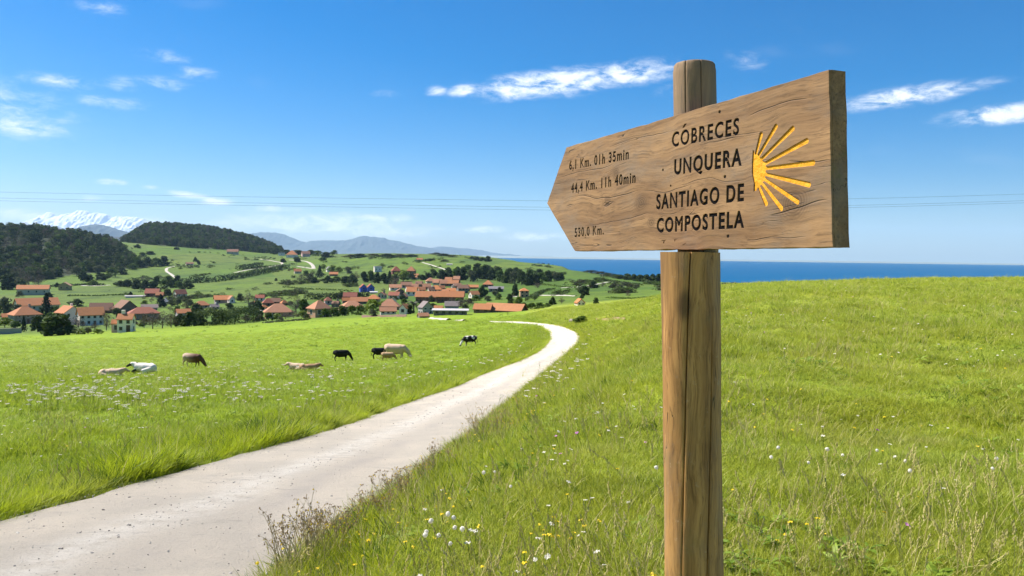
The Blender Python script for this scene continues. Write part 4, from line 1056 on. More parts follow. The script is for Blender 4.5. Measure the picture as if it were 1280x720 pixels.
def ring(z, upper):
    c = ax0 + axd * (z - ax0[2])
    A = sorted([(side(crack_a(z)), 'a'), (side(crack_b(z)), 'b')]) if not upper else sorted([(side(-0.18 - 0.1), 'c'), (side(0.42), 'd')])
    (a1, k1), (a2, k2) = A
    angs = []
    shift = (np.array([-view[1], view[0]]) * -SH_L - view * SH_B) if upper else np.zeros(2)
    def around(a, k): return [(a - 0.07, k, 0), (a - 0.035, k, .05), (a - 0.018, k, .25), (a, k, 1), (a + 0.018, k, .25), (a + 0.035, k, .05), (a + 0.07, k, 0)]
    angs += around(a1, k1)
    s0, s1 = a1 + 0.07, a2 - 0.07
    angs += [(s0 + (s1 - s0) * i / 12, None, 0) for i in range(1, 12)]
    angs += around(a2, k2)
    s0, s1 = a2 + 0.07, a1 - 0.07 + 2 * math.pi
    angs += [(s0 + (s1 - s0) * i / 60, None, 0) for i in range(1, 60)]
    out_ = []
    for a, k, dep in angs:
        fade = 1.0
        if k == 'b': fade = max(0.0, min(1.0, (z_led - 0.10 - z) / 0.12))
        if k == 'a': fade = 1.0 if z > z_led - 0.34 else max(0.35, 1 - (z_led - 0.34 - z) / 0.3)
        if k in 'cd' if k else False: fade = 0.6
        r_now = RP * (1 + 0.012 * math.sin(2 * a + 9 * z) + 0.008 * math.sin(3 * a - 17 * z + 1) + 0.004 * math.sin(11 * a + 31 * z)) * (1 - 0.02 * max(0, z - z_led))
        if z > z_top - 0.0075: r_now -= (0.0016 if z < z_top - 0.001 else 0.0045)
        r_now -= dep * 0.0085 * fade
        if upper: r_now *= 0.755
        p = np.array([c[0] + shift[0] + r_now * math.cos(a), c[1] + shift[1] + r_now * math.sin(a), z])
        if upper:
            q = (p - np.array([c[0], c[1], z])) @ NB
            lim_ = cut_d if z < z_bt else cut_d + BT * 0.9
            if q > lim_: p = p - NB * (q - lim_)
        out_.append(p)
    return out_
PV, nr = [], None
ups = []
for k, z in enumerate(zs):
    up_ = z > z_led + 1e-5
    if z == zs[96]: pass
    rg = ring(z, up_); nr = len(rg); PV += rg
NR = len(zs)
PF = [(i * nr + j, i * nr + (j + 1) % nr, (i + 1) * nr + (j + 1) % nr, (i + 1) * nr + j) for i in range(NR - 1) for j in range(nr)]
ctop = np.mean(PV[-nr:], axis=0); PV.append(ctop + np.array([0, 0, 0.002]))
PF += [((NR - 1) * nr + j, (NR - 1) * nr + (j + 1) % nr, len(PV) - 1) for j in range(nr)]
pme = bpy.data.meshes.new('post'); pme.from_pydata([tuple(p) for p in PV], [], PF); pme.materials.append(M_POST)
pme.update()
bm = bmesh.new(); bm.from_mesh(pme); bmesh.ops.recalc_face_normals(bm, faces=bm.faces)
for f in bm.faces: f.smooth = True
for e in bm.edges:
    if len(e.link_faces) == 2 and e.calc_face_angle(0) > R(50): e.smooth = False
bm.to_mesh(pme); bm.free()
post = link('post', pme); put(post, Matrix.Identity(4))

# ------------------------------------------------------------------ trees
def bark(name, c): return flat(name, c, 0.9, 0.3, 4)
M_TRUNK = bark('bark', (0.10, 0.075, 0.055)); M_TRUNK_PALE = bark('pale_bark', (0.17, 0.14, 0.115))
LEAF = {
    'dark': leaf_mat('evergreen_leaf', (0.026, 0.045, 0.013), (0.068, 0.096, 0.026), 0.22, 0, True, None, 0.8, 0.06),
    'green': leaf_mat('broad_leaf', (0.050, 0.088, 0.016), (0.105, 0.155, 0.026), 0.3, 0, True, None, 0.8, 0.08),
    'lime': leaf_mat('spring_leaf', (0.115, 0.175, 0.018), (0.200, 0.250, 0.028), 0.35),
    'bare': leaf_mat('bare_twig', (0.085, 0.068, 0.050), (0.150, 0.122, 0.086), 0.1, 0, True, None, 0.9, 0.05),
    'olive': leaf_mat('grey_green_leaf', (0.065, 0.080, 0.038), (0.120, 0.130, 0.065), 0.25, 0, True, None, 0.85, 0.06),
    'conifer': leaf_mat('conifer_needle', (0.014, 0.032, 0.013), (0.036, 0.060, 0.022), 0.12, 0, True, None, 0.85, 0.06),
    'palm': leaf_mat('palm_frond', (0.030, 0.048, 0.016), (0.070, 0.090, 0.030), 0.2),
    'gorse': leaf_mat('gorse_leaf', (0.030, 0.036, 0.014), (0.070, 0.064, 0.028), 0.15, 0, True, None, 0.85, 0.06),
}
def quads(C, N, s, r, asp=1.0):
    """n leaf sprays: centres C, rough normals N, sizes s"""
    n = len(C)
    a = r.normal(0, 1, (n, 3)); t1 = np.cross(N, a); t1 /= np.linalg.norm(t1, axis=1, keepdims=True) + 1e-9
    t2 = np.cross(N, t1); t2 /= np.linalg.norm(t2, axis=1, keepdims=True) + 1e-9
    t1 = t1 * (s * asp)[:, None]; t2 = t2 * s[:, None]
    V = np.stack([C - t1 * 0.9, C - t2 * 0.7 + t1 * 0.15, C + t1, C + t2 * 0.8 - t1 * 0.1], 1).reshape(-1, 3)
    return V, np.arange(4 * n).reshape(n, 4)
def crown_mesh(kind, seed, n=620, trunk=False):
    r = np.random.default_rng(seed)
    if kind in ('dark', 'green', 'lime', 'olive', 'bare', 'gorse'):
        lo = {'dark': 0.0, 'green': 0.03, 'lime': 0.08, 'olive': 0.02, 'bare': 0.14, 'gorse': 0.0}[kind]
        nb = 15; B = []
        for k in range(nb):
            a = r.uniform(0, 6.283); f = r.uniform(0, 1); h = lo + (1 - lo) * (0.10 + 0.74 * f)
            env = 0.5 * math.sin(math.pi * min(1, 0.32 + 0.66 * f)) ** 0.7
            q = env * r.uniform(0.35, 0.78); B.append((q * math.cos(a), q * math.sin(a), h, r.uniform(0.13, 0.25)))
        B.append((0, 0, 0.55, 0.30)); B.append((0, 0, 0.80, 0.2))
        B = np.array(B); w = B[:, 3] ** 2; idx = r.choice(len(B), n, p=w / w.sum())
        d = r.normal(0, 1, (n, 3)); d /= np.linalg.norm(d, axis=1, keepdims=True)
        rad = B[idx, 3] * r.uniform(0.55, 1.05, n)
        C = B[idx, :3] + d * rad[:, None] * np.array([1, 1, 0.8])
        C[:, 2] = np.clip(C[:, 2], lo * 0.6, 1.02)
        N = d + r.normal(0, 0.55, (n, 3))
        if kind == 'bare':
            s = r.uniform(0.012, 0.05, n); return quads(C, N, s * 0.45, r, 3.2)
        s = r.uniform(0.03, 0.07, n) * (1.25 if kind == 'dark' else 1.0)
        return quads(C, N, s, r, 1.3)
    if kind == 'conifer':
        f = r.uniform(0, 1, n) ** 0.75; a = r.uniform(0, 6.283, n)
        lay = 0.78 + 0.22 * np.sin(f * 46 + r.uniform(-1, 1, n))
        q = 0.5 * (1 - f) ** 0.8 * lay * r.uniform(0.6, 1.08, n) + 0.012
        C = np.stack([q * np.cos(a), q * np.sin(a), 0.05 + 0.95 * f], -1)
        N = np.stack([np.cos(a) * 0.5, np.sin(a) * 0.5, np.full(n, 0.9)], -1) + r.normal(0, 0.4, (n, 3))
        return quads(C, N, r.uniform(0.03, 0.06, n) * (1.2 - 0.5 * f), r, 1.7)
    if kind == 'palm':
        Vs, Fs = [], []; b = 0
        for k in range(34):
            a = r.uniform(0, 6.283); e = r.uniform(-0.7, 1.1); L = r.uniform(0.42, 0.56)
            dx, dy = math.cos(a), math.sin(a)
            for j in range(10):
                f = j / 9; x = L * f * math.cos(e * (1 - 0.4 * f)); z = 0.62 + L * 0.72 * (math.sin(e) * f - 0.55 * f * f)
                for sd_ in (-1, 1):
                    w = 0.10 * (1 - 0.6 * f); px_, py_ = x * dx - sd_ * dy * w, x * dy + sd_ * dx * w
                    Vs += [(x * dx, x * dy, z), ((x + .03) * dx, (x + .03) * dy, z), (px_ + .04 * dx, py_ + .04 * dy, z - 0.05), (px_, py_, z - 0.045)]
                    Fs.append((b, b + 1, b + 2, b + 3)); b += 4
        return np.array(Vs), np.array(Fs)
def trunk_mb(kind, seed):
    r = random.Random(seed); mb = MB()
    if kind == 'palm':
        mb.tube([(0, 0, -0.06), (0.01, 0, 0.3), (0, 0.01, 0.64)], [0.075, 0.06, 0.075], 8); return mb
    th = 0.62 if kind == 'bare' else (0.9 if kind == 'conifer' else 0.5)
    mb.tube([(0, 0, -0.08), (r.uniform(-.02, .02), 0, th * 0.5), (r.uniform(-.04, .04), r.uniform(-.04, .04), th)], [0.035, 0.024, 0.008], 6)
    if kind != 'conifer':
        for k in range(12 if kind == 'bare' else 4):
            a = r.uniform(0, 6.283); z0 = th * r.uniform(0.3, 0.95); L = r.uniform(0.25, 0.42); e = r.uniform(0.3, 0.8)
            mb.tube([(0, 0, z0), (L * .5 * math.cos(a), L * .5 * math.sin(a), z0 + L * e * .6), (L * math.cos(a) * 1.05, L * math.sin(a) * 1.05, z0 + L * e)], [0.014, 0.009, 0.003], 4, False)
    return mb
NLEAF = {'dark': 900, 'green': 760, 'lime': 760, 'olive': 620, 'bare': 620, 'gorse': 420, 'conifer': 760, 'palm': 1}
PRO = {}
for kd in LEAF:
    PRO[kd] = []
    for v in range(3 if kd not in ('palm',) else 1):
        V_, F_ = crown_mesh(kd, 100 + v + 10 * sorted(LEAF).index(kd), NLEAF[kd])
        cm = np_mesh('crown', V_, F_, [LEAF[kd]])
        tm = trunk_mb(kd, v + 5).mesh('trunk', M_TRUNK_PALE if kd == 'bare' else M_TRUNK)
        PRO[kd].append((cm, tm))
tree_count = 0
TREE_ROWS = {}
def tree(px, py, w, h, kind, label, group=None, cat='tree', name=None, zmin=150, P=None):
    """a tree whose foot is at a pixel on the ground, w and h its size in the picture"""
    global tree_count
    p = hit(px, py, zmin) if P is None else np.array(P)
    m_px = p[1] / F_PX
    nm = name or {'dark': 'evergreen_tree', 'green': 'broadleaf_tree', 'lime': 'spring_tree', 'bare': 'bare_tree', 'olive': 'grey_green_tree', 'conifer': 'conifer_tree', 'palm': 'palm_tree', 'gorse': 'gorse_bush'}[kind]
    o = empty(nm, (p[0], p[1], p[2] - 0.1), rng.uniform(0, 6.28))
    o.scale = (1.14 * w * m_px, 1.14 * w * m_px, 1.04 * h * m_px)
    cm, tm = PRO[kind][tree_count % len(PRO[kind])]; tree_count += 1
    link('trunk', tm, o); link('crown', cm, o)
    tag(o, label, cat, group)
    if group: TREE_ROWS.setdefault((group, label), []).append((px, o))
    return o
T = tree
# around the farm houses at the left
T(73, 419, 40, 27, 'dark', 'big dark round evergreen in front of the white farmhouse')
T(30, 415, 8, 20, 'conifer', 'slim dark cypress left of the big round evergreen')
T(47, 415, 18, 21, 'dark', 'dark bushy tree between the slim cypress and the big round evergreen')
T(58, 402, 20, 34, 'conifer', 'tall dark conifer beside the stone farmhouse')
T(62, 408, 14, 18, 'green', 'green tree under the tall dark conifer')
T(98, 412, 24, 18, 'bare', 'leafless grey tree in front of the white farmhouse')
T(84, 411, 14, 14, 'bare', 'smaller leafless tree behind the big round evergreen')
T(133, 413, 17, 24, 'bare', 'leafless tree between the white farmhouse and the white gabled house')
T(6, 395, 22, 24, 'olive', 'pale green tree at the left edge beside the stone farmhouse')
T(6, 409, 18, 13, 'lime', 'yellow green bush at the left edge above the field')
T(96, 418, 20, 9, 'lime', 'low yellow green shrub before the white farmhouse', cat='shrub', name='shrub')
T(110, 417, 12, 9, 'olive', 'pale rounded shrub between two low green shrubs by the farmhouse', cat='shrub', name='shrub')
T(122, 417.5, 14, 8, 'lime', 'low green shrub nearest the white gabled house', cat='shrub', name='shrub')
T(96, 383, 17, 10, 'dark', 'dark round tree just above the white farmhouse roof')
T(153, 385, 13, 8, 'dark', 'small dark tree beside the brown gabled roof')
T(36, 360, 16, 18, 'bare', 'brown leafless tree at the foot of the left wood')
T(24, 362, 18, 16, 'olive', 'grey green tree at the foot of the left wood')
T(48, 359, 15, 16, 'bare', 'leafless tree at the foot of the left wood above the ochre house')
T(10, 362, 18, 20, 'dark', 'dark tree at the left edge below the wood')
T(71, 359, 6, 6, 'dark', 'small dark tree left of the ochre house')
T(104, 352, 14, 13, 'dark', 'dark tree spilling from the left wood into the pasture')
T(112, 352, 12, 9, 'dark', 'low dark tree beside the one spilling from the left wood')
for k, (x, y, w, h) in enumerate([(128, 350, 16, 9), (140, 346, 14, 12), (124, 343, 16, 12), (152, 343, 14, 10), (116, 357, 14, 7), (96, 345, 14, 14)]):
    T(x, y, w, h, ['dark', 'green', 'olive'][k % 3], 'scrubby tree on the slope right of the left wood', 'scrub trees below the left wood')
T(20, 414, 15, 13, 'green', 'green bush beside the slim dark cypress')
T(118, 413, 13, 11, 'bare', 'thin leafless tree in front of the bright orange roofed farmhouse')
T(141, 392, 13, 10, 'bare', 'leafless tree behind the white gabled house')
T(70, 394, 16, 12, 'green', 'green tree between the stone farmhouse and the white farmhouse')
T(22, 391, 16, 11, 'olive', 'grey green tree behind the orange roofed annex')
T(172, 396, 12, 8, 'dark', 'dark bush at the left corner of the red roofed farmhouse')
T(107, 391, 14, 8, 'dark', 'dark low tree between the white farmhouse and the brown barn')
T(61, 372, 9, 7, 'dark', 'dark tree at the right end of the long cream barn house')
T(24, 371, 10, 8, 'olive', 'pale tree at the left end of the long cream barn house')
# tree rows across the middle pasture
for k, (x, y, w, h) in enumerate([(150, 358, 13, 8), (160, 359, 14, 10), (171, 361, 15, 12), (181, 362, 15, 13), (191, 362, 13, 11), (196, 355, 9, 10)]):
    T(x, y, w, h, 'dark', 'dark tree of the row behind the dark red tiled house', 'row of dark trees behind the dark red house')
for k, (x, y, w, h) in enumerate([(205, 359, 14, 10), (214, 360, 14, 11), (224, 361, 14, 10), (234, 361, 14, 11), (211, 353, 12, 9), (222, 352, 10, 8)]):
    T(x, y, w, h, ['green', 'dark'][k % 2], 'rounded tree of the row ending at the pale hillside lane', 'row of rounded trees below the hillside lane')
T(201, 384, 15, 16, 'conifer', 'dense dark pointed conifer right of the red roofed farmhouse')
T(204, 384, 9, 7, 'olive', 'small pale bush at the foot of the dense dark pointed conifer', cat='shrub', name='shrub')
T(210, 370, 11, 9, 'dark', 'dark tree between the two red roofed houses in the pasture')
T(163, 370, 5, 6, 'dark', 'tiny dark tree beside the long white shed')
for k, (x, y, w, h) in enumerate([(214, 383, 12, 10), (222, 382, 12, 10), (231, 381, 12, 9), (238, 384, 11, 10), (212, 377, 9, 7)]):
    T(x, y, w, h, 'olive', 'grey green tree of the grove below the pasture houses', 'grey green grove')
for k, (x, y, w, h) in enumerate([(180, 410, 18, 19), (191, 411, 20, 22), (203, 410, 20, 22), (214, 409, 16, 19)]):
    T(x, y, w, h, 'bare', 'brown leafless tree of the row along the field edge', 'leafless trees along the field edge')
T(178, 409, 12, 8, 'lime', 'yellow green shrub under the leafless trees near the white gabled house', cat='shrub', name='shrub')
T(213, 408, 10, 7, 'lime', 'yellow green shrub at the right end of the leafless trees', cat='shrub', name='shrub')
for k, (x, y, w, h) in enumerate([(226, 408, 16, 16), (237, 408, 20, 19), (249, 407, 18, 20), (245, 396, 20, 18), (228, 396, 12, 10)]):
    T(x, y, w, h, 'dark', 'dark rounded tree at the left end of the tall dark hedge', 'dark trees beside the tall hedge')
T(262, 407, 14, 6, 'lime', 'bright green shrub in front of the tall dark hedge', cat='shrub', name='shrub')
T(270, 406.5, 11, 5, 'green', 'second green shrub in front of the tall dark hedge', cat='shrub', name='shrub')
T(307, 404, 18, 12, 'bare', 'grey leafless bush in front of the right end of the tall dark hedge')
T(311, 385, 20, 20, 'bare', 'large grey leafless tree beside the red roof cluster')
T(322, 394, 16, 20, 'dark', 'dark tree right of the large grey leafless tree')
T(325, 402, 14, 10, 'olive', 'pale low bush left of the salmon hip roofed house', cat='shrub', name='shrub')
T(300, 376, 10, 9, 'dark', 'dark tree above the large grey leafless tree')
for k, (x, y, w, h, kd) in enumerate([(336, 401, 12, 11, 'green'), (346, 400, 12, 9, 'lime'), (357, 399, 14, 9, 'bare'), (367, 398, 14, 11, 'bare'), (379, 397, 13, 10, 'lime'), (384, 399, 11, 8, 'olive'), (350, 402, 10, 7, 'olive')]):
    T(x, y, w, h, kd, 'garden tree in front of the salmon hip roofed house', 'garden trees before the salmon house')
T(370, 391, 17, 19, 'bare', 'leafless tree between the two salmon hip roofed houses')
T(380, 391, 16, 18, 'green', 'green tree left of the peach walled house')
for k, (x, y, w, h) in enumerate([(406, 397, 14, 12), (417, 396, 15, 13), (428, 395, 16, 14), (440, 394, 15, 13), (451, 394, 14, 13)]):
    T(x, y, w, h, 'green', 'rounded green tree before the peach walled house', 'green trees before the peach house')
T(466, 392, 22, 19, 'lime', 'bright yellow green round tree in the middle of the village')
T(465, 396, 13, 11, 'olive', 'pale green bush under the bright yellow green tree', cat='shrub', name='shrub')
T(483, 386, 13, 12, 'green', 'green tree before the salmon roof right of the bright yellow green tree')
T(517, 392, 15, 21, 'palm', 'dark palm tree in the village beside the grey house')
T(425, 374, 10, 9, 'bare', 'leafless tree in front of the long clipped hedge')
T(503, 377, 9, 8, 'dark', 'dark bush right of the small white gabled cottage', cat='shrub', name='shrub')
# slopes above the village
T(399.5, 347, 10, 15, 'conifer', 'dark pointed conifer on the slope above the village')
for k, (x, y, w, h, kd) in enumerate([(377, 351, 13, 9, 'bare'), (388, 352, 14, 11, 'olive'), (393, 354, 11, 8, 'dark'), (410, 354, 13, 10, 'dark'), (421, 353, 13, 8, 'green'), (432, 354, 14, 9, 'dark'), (441, 355, 12, 13, 'dark'), (445, 352, 10, 13, 'bare'), (383, 346, 10, 8, 'green')]):
    T(x, y, w, h, kd, 'tree of the mixed belt left of the white block house', 'mixed tree belt on the slope')
for k, (x, y, w, h, kd) in enumerate([(415, 341, 12, 10, 'lime'), (424, 341, 12, 8, 'lime'), (404, 338, 8, 8, 'lime'), (434, 342, 12, 9, 'olive')]):
    T(x, y, w, h, kd, 'pale green tree near the small white hillside cottage', 'pale trees on the upper slope')
for k, (x, y, w, h, kd) in enumerate([(455, 353, 11, 14, 'dark'), (464, 353, 12, 15, 'green'), (472, 354, 10, 15, 'dark'), (480, 355, 12, 14, 'dark'), (487, 355, 12, 16, 'conifer'), (494, 356, 12, 14, 'olive')]):
    T(x, y, w, h, kd, 'tall tree of the dark clump behind the blue house', 'dark clump behind the blue house')
T(504, 352, 20, 15, 'lime', 'large pale green tree below the two dark red hillside houses')
T(515, 350, 14, 11, 'olive', 'pale tree left of the orange hillside roof')
T(495, 357, 14, 10, 'bare', 'leafless tree below the large pale green hillside tree')
for k, (x, y, w, h) in enumerate([(527, 350, 14, 7), (535, 349, 12, 8), (543, 347, 12, 10), (541, 341, 9, 5)]):
    T(x, y, w, h, 'dark', 'low dark tree behind the orange village roofs', 'dark trees behind the village roofs')
# the wood behind the village
wood_spots = [(552, 349, 13, 12), (561, 349, 13, 14), (570, 350, 13, 15), (579, 350, 14, 16), (588, 352, 13, 15), (597, 351, 14, 17), (606, 349, 15, 18), (615, 350, 14, 16), (625, 352, 14, 15),
              (634, 354, 15, 16), (643, 355, 15, 17), (652, 356, 15, 17), (661, 357, 14, 16), (669, 356, 14, 15), (677, 354, 14, 14), (685, 352, 14, 14), (693, 351, 13, 12), (700, 350.5, 12, 10),
              (560, 344, 12, 10), (572, 343, 12, 10), (584, 342, 14, 12), (597, 341, 14, 12), (610, 342, 14, 11), (623, 344, 13, 11), (637, 346, 13, 11), (650, 347, 13, 11), (663, 346, 12, 10), (674, 345, 12, 9), (620, 339, 10, 7), (645, 341, 10, 7)]
for k, (x, y, w, h) in enumerate(wood_spots):
    T(x, y, w, h, ['dark', 'dark', 'green', 'dark', 'olive', 'dark'][k % 6], 'tree in the %s row of the dark wood behind the village' % ('front' if k < 18 else 'back'), 'dark wood behind the village')
T(582, 387, 26, 15, 'bare', 'wide grey leafless tree above the long low pale roofed building')
T(603, 372, 12, 16, 'dark', 'dark tree right of the white cottage below the wood')
T(596, 376, 14, 7, 'green', 'green shrub below the white cottage', cat='shrub', name='shrub')
T(644, 370, 9, 15, 'dark', 'dark tree left of the two tiered orange house')
T(672, 360, 14, 7, 'bare', 'grey leafless scrub at the right foot of the dark wood', cat='shrub', name='shrub')
T(648, 384, 14, 15, 'lime', 'pale green tree behind the long orange barn roof')
for k, (x, y, w, h) in enumerate([(655, 386, 13, 8), (665, 387, 14, 9), (675, 386, 14, 8), (684, 384, 10, 6)]):
    T(x, y, w, h, 'green', 'round bush right of the long orange barn roof', 'bushes beside the barn', 'shrub', 'shrub')
T(691, 381, 9, 11, 'dark', 'dark tree left of the tiny gabled white house')
T(702, 380, 9, 9, 'bare', 'small leafless tree left of the tiny gabled white house')
T(745, 380, 8, 8, 'dark', 'small dark round tree right of the tiny gabled white house')
T(730, 369, 14, 13, 'dark', 'dark spreading tree in the pasture above the tiny gabled white house')
T(728, 373, 7, 5, 'dark', 'small dark bush below the dark spreading tree', cat='shrub', name='shrub')
T(741, 360, 11, 10, 'dark', 'dark tree on the pasture track')
T(785, 371, 9, 9, 'bare', 'leafless tree at the right side of the scrub patch')
for k, (x, y, w, h) in enumerate([(766, 362, 14, 7), (776, 363, 14, 8), (787, 362, 14, 8), (796, 361, 12, 6), (770, 357, 14, 5), (782, 357, 14, 5)]):
    T(x, y, w, h, ['gorse', 'olive'][k % 2], 'brown green scrub bush on the pasture near the post', 'scrub patch near the post', 'shrub', 'gorse_bush')
for k, (x, y, w, h) in enumerate([(776, 349, 12, 6), (784, 350, 12, 8), (792, 351, 12, 9), (800, 352, 12, 9), (808, 353, 12, 10), (816, 353, 12, 11), (824, 354, 12, 12), (832, 354, 12, 12), (768, 346, 12, 4), (840, 354, 12, 11), (760, 345, 14, 3)]):
    T(x, y, w, h, 'dark', 'dark tree of the headland wood left of the post', 'headland wood')
for k, (x, y, w, h) in enumerate([(738, 341, 26, 3.5), (752, 343, 26, 4), (906, 356, 14, 3), (918, 356, 16, 3.5), (932, 355.5, 16, 2.5), (946, 355.5, 14, 2.2)]):
    T(x, y, w, h, 'gorse', 'low dark coastal scrub at the cliff edge before the sea', 'coastal scrub', 'shrub', 'gorse_bush')
for k, (x, y, w, h) in enumerate([(596, 325.5, 9, 5), (603, 326.5, 9, 5), (610, 327, 10, 7), (590, 324, 8, 4)]):
    T(x, y, w, h, 'dark', 'far dark tree standing on the skyline left of the sea', 'skyline trees left of the sea')
for k, (x, y, w, h) in enumerate([(358, 319, 16, 7), (372, 318.5, 16, 6), (388, 319, 16, 7), (398, 320, 14, 7), (408, 322, 16, 7), (345, 318, 12, 9), (338, 317.5, 12, 8), (418, 318.5, 10, 6)]):
    T(x, y, w, h, ['dark', 'green'][k % 4 == 3], 'dark tree on the ridge around the red roofed hill house', 'trees around the hill house')
T(244, 327, 5, 6, 'dark', 'round dark tree above the small hillside cottage')
T(248, 331, 5, 6, 'dark', 'round dark tree beside the small hillside cottage')
T(345, 351, 4, 3.5, 'dark', 'lone tiny dark bush in the middle pasture', cat='shrub', name='shrub')
T(404, 328, 12, 7, 'green', 'rounded tree beside the grey country road bend')
T(371, 328, 10, 7, 'dark', 'dark tree inside the grey country road bend')
T(354, 328, 8, 5, 'dark', 'small dark tree left of the grey country road bend')
# ragged clumps of the pasture above the left village
for k, (x, y, w, h) in enumerate([(186, 331, 12, 9), (196, 333, 16, 11), (205, 332, 14, 12), (176, 334, 14, 9), (165, 337, 12, 8), (188, 318, 12, 4), (212, 306, 20, 4), (178, 320, 10, 5), (221, 312, 8, 3), (172, 310, 8, 5)]):
    T(x, y, w, h, ['dark', 'green', 'dark'][k % 3], 'dark tree of the clump under the middle wooded hill', 'clump under the middle hill')
for k, (x, y, w, h) in enumerate([(438, 323, 22, 5), (450, 322, 20, 5), (468, 321.5, 24, 4.5), (484, 322, 22, 5), (500, 321, 22, 4), (514, 321, 18, 3.5), (545, 318.5, 18, 3), (555, 320, 18, 3), (566, 321.5, 16, 3), (538, 326, 16, 3), (556, 327, 14, 3)]):
    T(x, y, w, h, ['gorse', 'dark'][k % 2], 'dark gorse thicket on the crest of the far green hill', 'gorse on the far hill', 'shrub', 'gorse_bush')

# garden greenery between the village houses
_gr = random.Random(77)
for k in range(84):
    x = _gr.uniform(138, 640); lo_y = 411 - (x - 138) * 0.030; hi_y = 372 - (x - 138) * 0.022
    y = hi_y + (lo_y - hi_y) * _gr.random() ** 0.8
    if 590 < x and y > 384: continue
    if y > 402 - (x - 250) * 0.035 and 250 < x < 500: continue
    q_ = 0.55 + 0.6 * (y - hi_y) / (lo_y - hi_y)
    kd = _gr.choice(['bare', 'bare', 'olive', 'olive', 'green', 'dark', 'dark', 'lime'])
    T(x, y, _gr.uniform(9, 15) * q_, _gr.uniform(7, 11.5) * q_, kd, {'bare': 'leafless garden tree among the village houses', 'olive': 'grey green garden tree among the village houses', 'green': 'mid green garden tree among the village houses', 'dark': 'dark evergreen garden tree among the village houses', 'lime': 'yellow green garden tree among the village houses'}[kd], {'bare': 'leafless garden trees', 'olive': 'grey green garden trees', 'green': 'mid green garden trees', 'dark': 'dark garden trees', 'lime': 'yellow green garden trees'}[kd])
# ------------------------------------------------------------------ hedges
def hedge(pts, h_px, w_m, kind, label, dens=1.0, name='hedge', rugged=0.25):
    """a clipped or wild hedge along ground pixels: leaf sprays over a rounded bank"""
    P = np.array([hit(x, y, 150)[:2] for x, y in pts]); P = _resample(P, 60)
    L = np.linalg.norm(np.diff(P, axis=0), axis=1).sum(); m_px = P[:, 1].mean() / F_PX; H = h_px * m_px
    n = int(min(6000, max(500, L * H * 3.2 * dens / max(0.04, (0.5 * m_px * 3.0) ** 2))))
    r = np.random.default_rng(int(pts[0][0] * 7 + pts[0][1]))
    t = r.uniform(0, 59, n); i = np.minimum(t.astype(int), 58); f = (t - i)[:, None]
    C0 = P[i] * (1 - f) + P[i + 1] * f
    d = P[i + 1] - P[i]; d /= np.linalg.norm(d, axis=1, keepdims=True); nr_ = np.stack([-d[:, 1], d[:, 0]], -1)
    hh = H * (1 - rugged * patch(C0[:, 0], C0[:, 1], 9 * m_px * 2, 5))
    a = r.uniform(-0.1, math.pi + 0.1, n); k = r.uniform(0.75, 1.05, n)
    off = np.cos(a) ** 1 * w_m / 2 * k; z = np.abs(np.sin(a)) ** 0.55 * hh * k
    C = np.concatenate([C0 + nr_ * off[:, None], z[:, None]], 1)
    side_ = r.uniform(0, 1, n) < 0.45
    C[side_, 2] = r.uniform(0, 1, side_.sum()) * hh[side_]; C[side_, :2] = C0[side_] + nr_[side_] * (np.sign(off[side_]) * w_m / 2 * r.uniform(0.8, 1.02, side_.sum()))[:, None]
    N = np.concatenate([nr_ * np.cos(a)[:, None], np.sin(a)[:, None]], 1) + r.normal(0, 0.4, (n, 3))
    org = P.mean(0); oz = float(ground(org[0], org[1]))
    C[:, 2] += ground(C[:, 0], C[:, 1]) - oz; C[:, 0] -= org[0]; C[:, 1] -= org[1]
    V_, F_ = quads(C, N, r.uniform(0.6, 1.25, n) * 1.0 * max(0.22, m_px * 0.95), r, 1.2)
    o = link(name, np_mesh(name, V_, F_, [LEAF[kind]])); o.location = (org[0], org[1], oz)
    tag(o, label, 'hedge')
hedge([(252, 407), (270, 406.5), (290, 405), (313, 402)], 21, 9, 'dark', 'tall dark hedge along the top of the cow pasture', 1.2)
hedge([(383, 374), (400, 374.5), (430, 374), (462, 373)], 8.5, 5, 'dark', 'long clipped dark hedge above the peach walled house', 1.3, rugged=0.06)
hedge([(297, 338), (312, 336), (327, 333.5)], 6.5, 8, 'dark', 'short dark clipped hedge on the upper pasture', 1.3, rugged=0.1)
hedge([(226, 353.5), (250, 353.5), (280, 351), (310, 346), (335, 340.5), (358, 335)], 7.5, 12, 'dark', 'long wild hedgerow slanting up the middle pasture', 1.2, rugged=0.5)
hedge([(355, 359), (380, 361.5), (405, 362.5), (440, 364)], 1.8, 4, 'green', 'thin low hedge line between the two middle pastures', 1.0, rugged=0.3)
hedge([(60, 358.5), (85, 357.5), (105, 356.5), (130, 357)], 3, 6, 'dark', 'dark field hedge beside the ochre house', 1.0, rugged=0.4)
hedge([(85, 370), (120, 370), (150, 369), (178, 371)], 1.6, 3, 'green', 'thin hedge line across the pasture behind the farm houses', 1.0)
hedge([(672, 355), (700, 358.5), (730, 360.5)], 1.6, 3, 'green', 'thin hedge line right of the dark wood', 1.0)
hedge([(662, 376), (668, 371), (676, 366), (690, 362)], 3.2, 5, 'dark', 'dark hedge running uphill beside the two tiered orange house', 1.1)
hedge([(760, 372), (790, 373.5), (826, 373)], 1.5, 3, 'green', 'thin dark hedge line left of the post', 1.0)
hedge([(745, 349), (765, 352), (800, 357)], 2.2, 6, 'dark', 'dark hedge descending towards the headland wood', 1.0)
hedge([(330, 404), (360, 402), (384, 400)], 2.2, 1.6, 'olive', 'low scrubby hedge at the top edge of the pasture', 1.0)

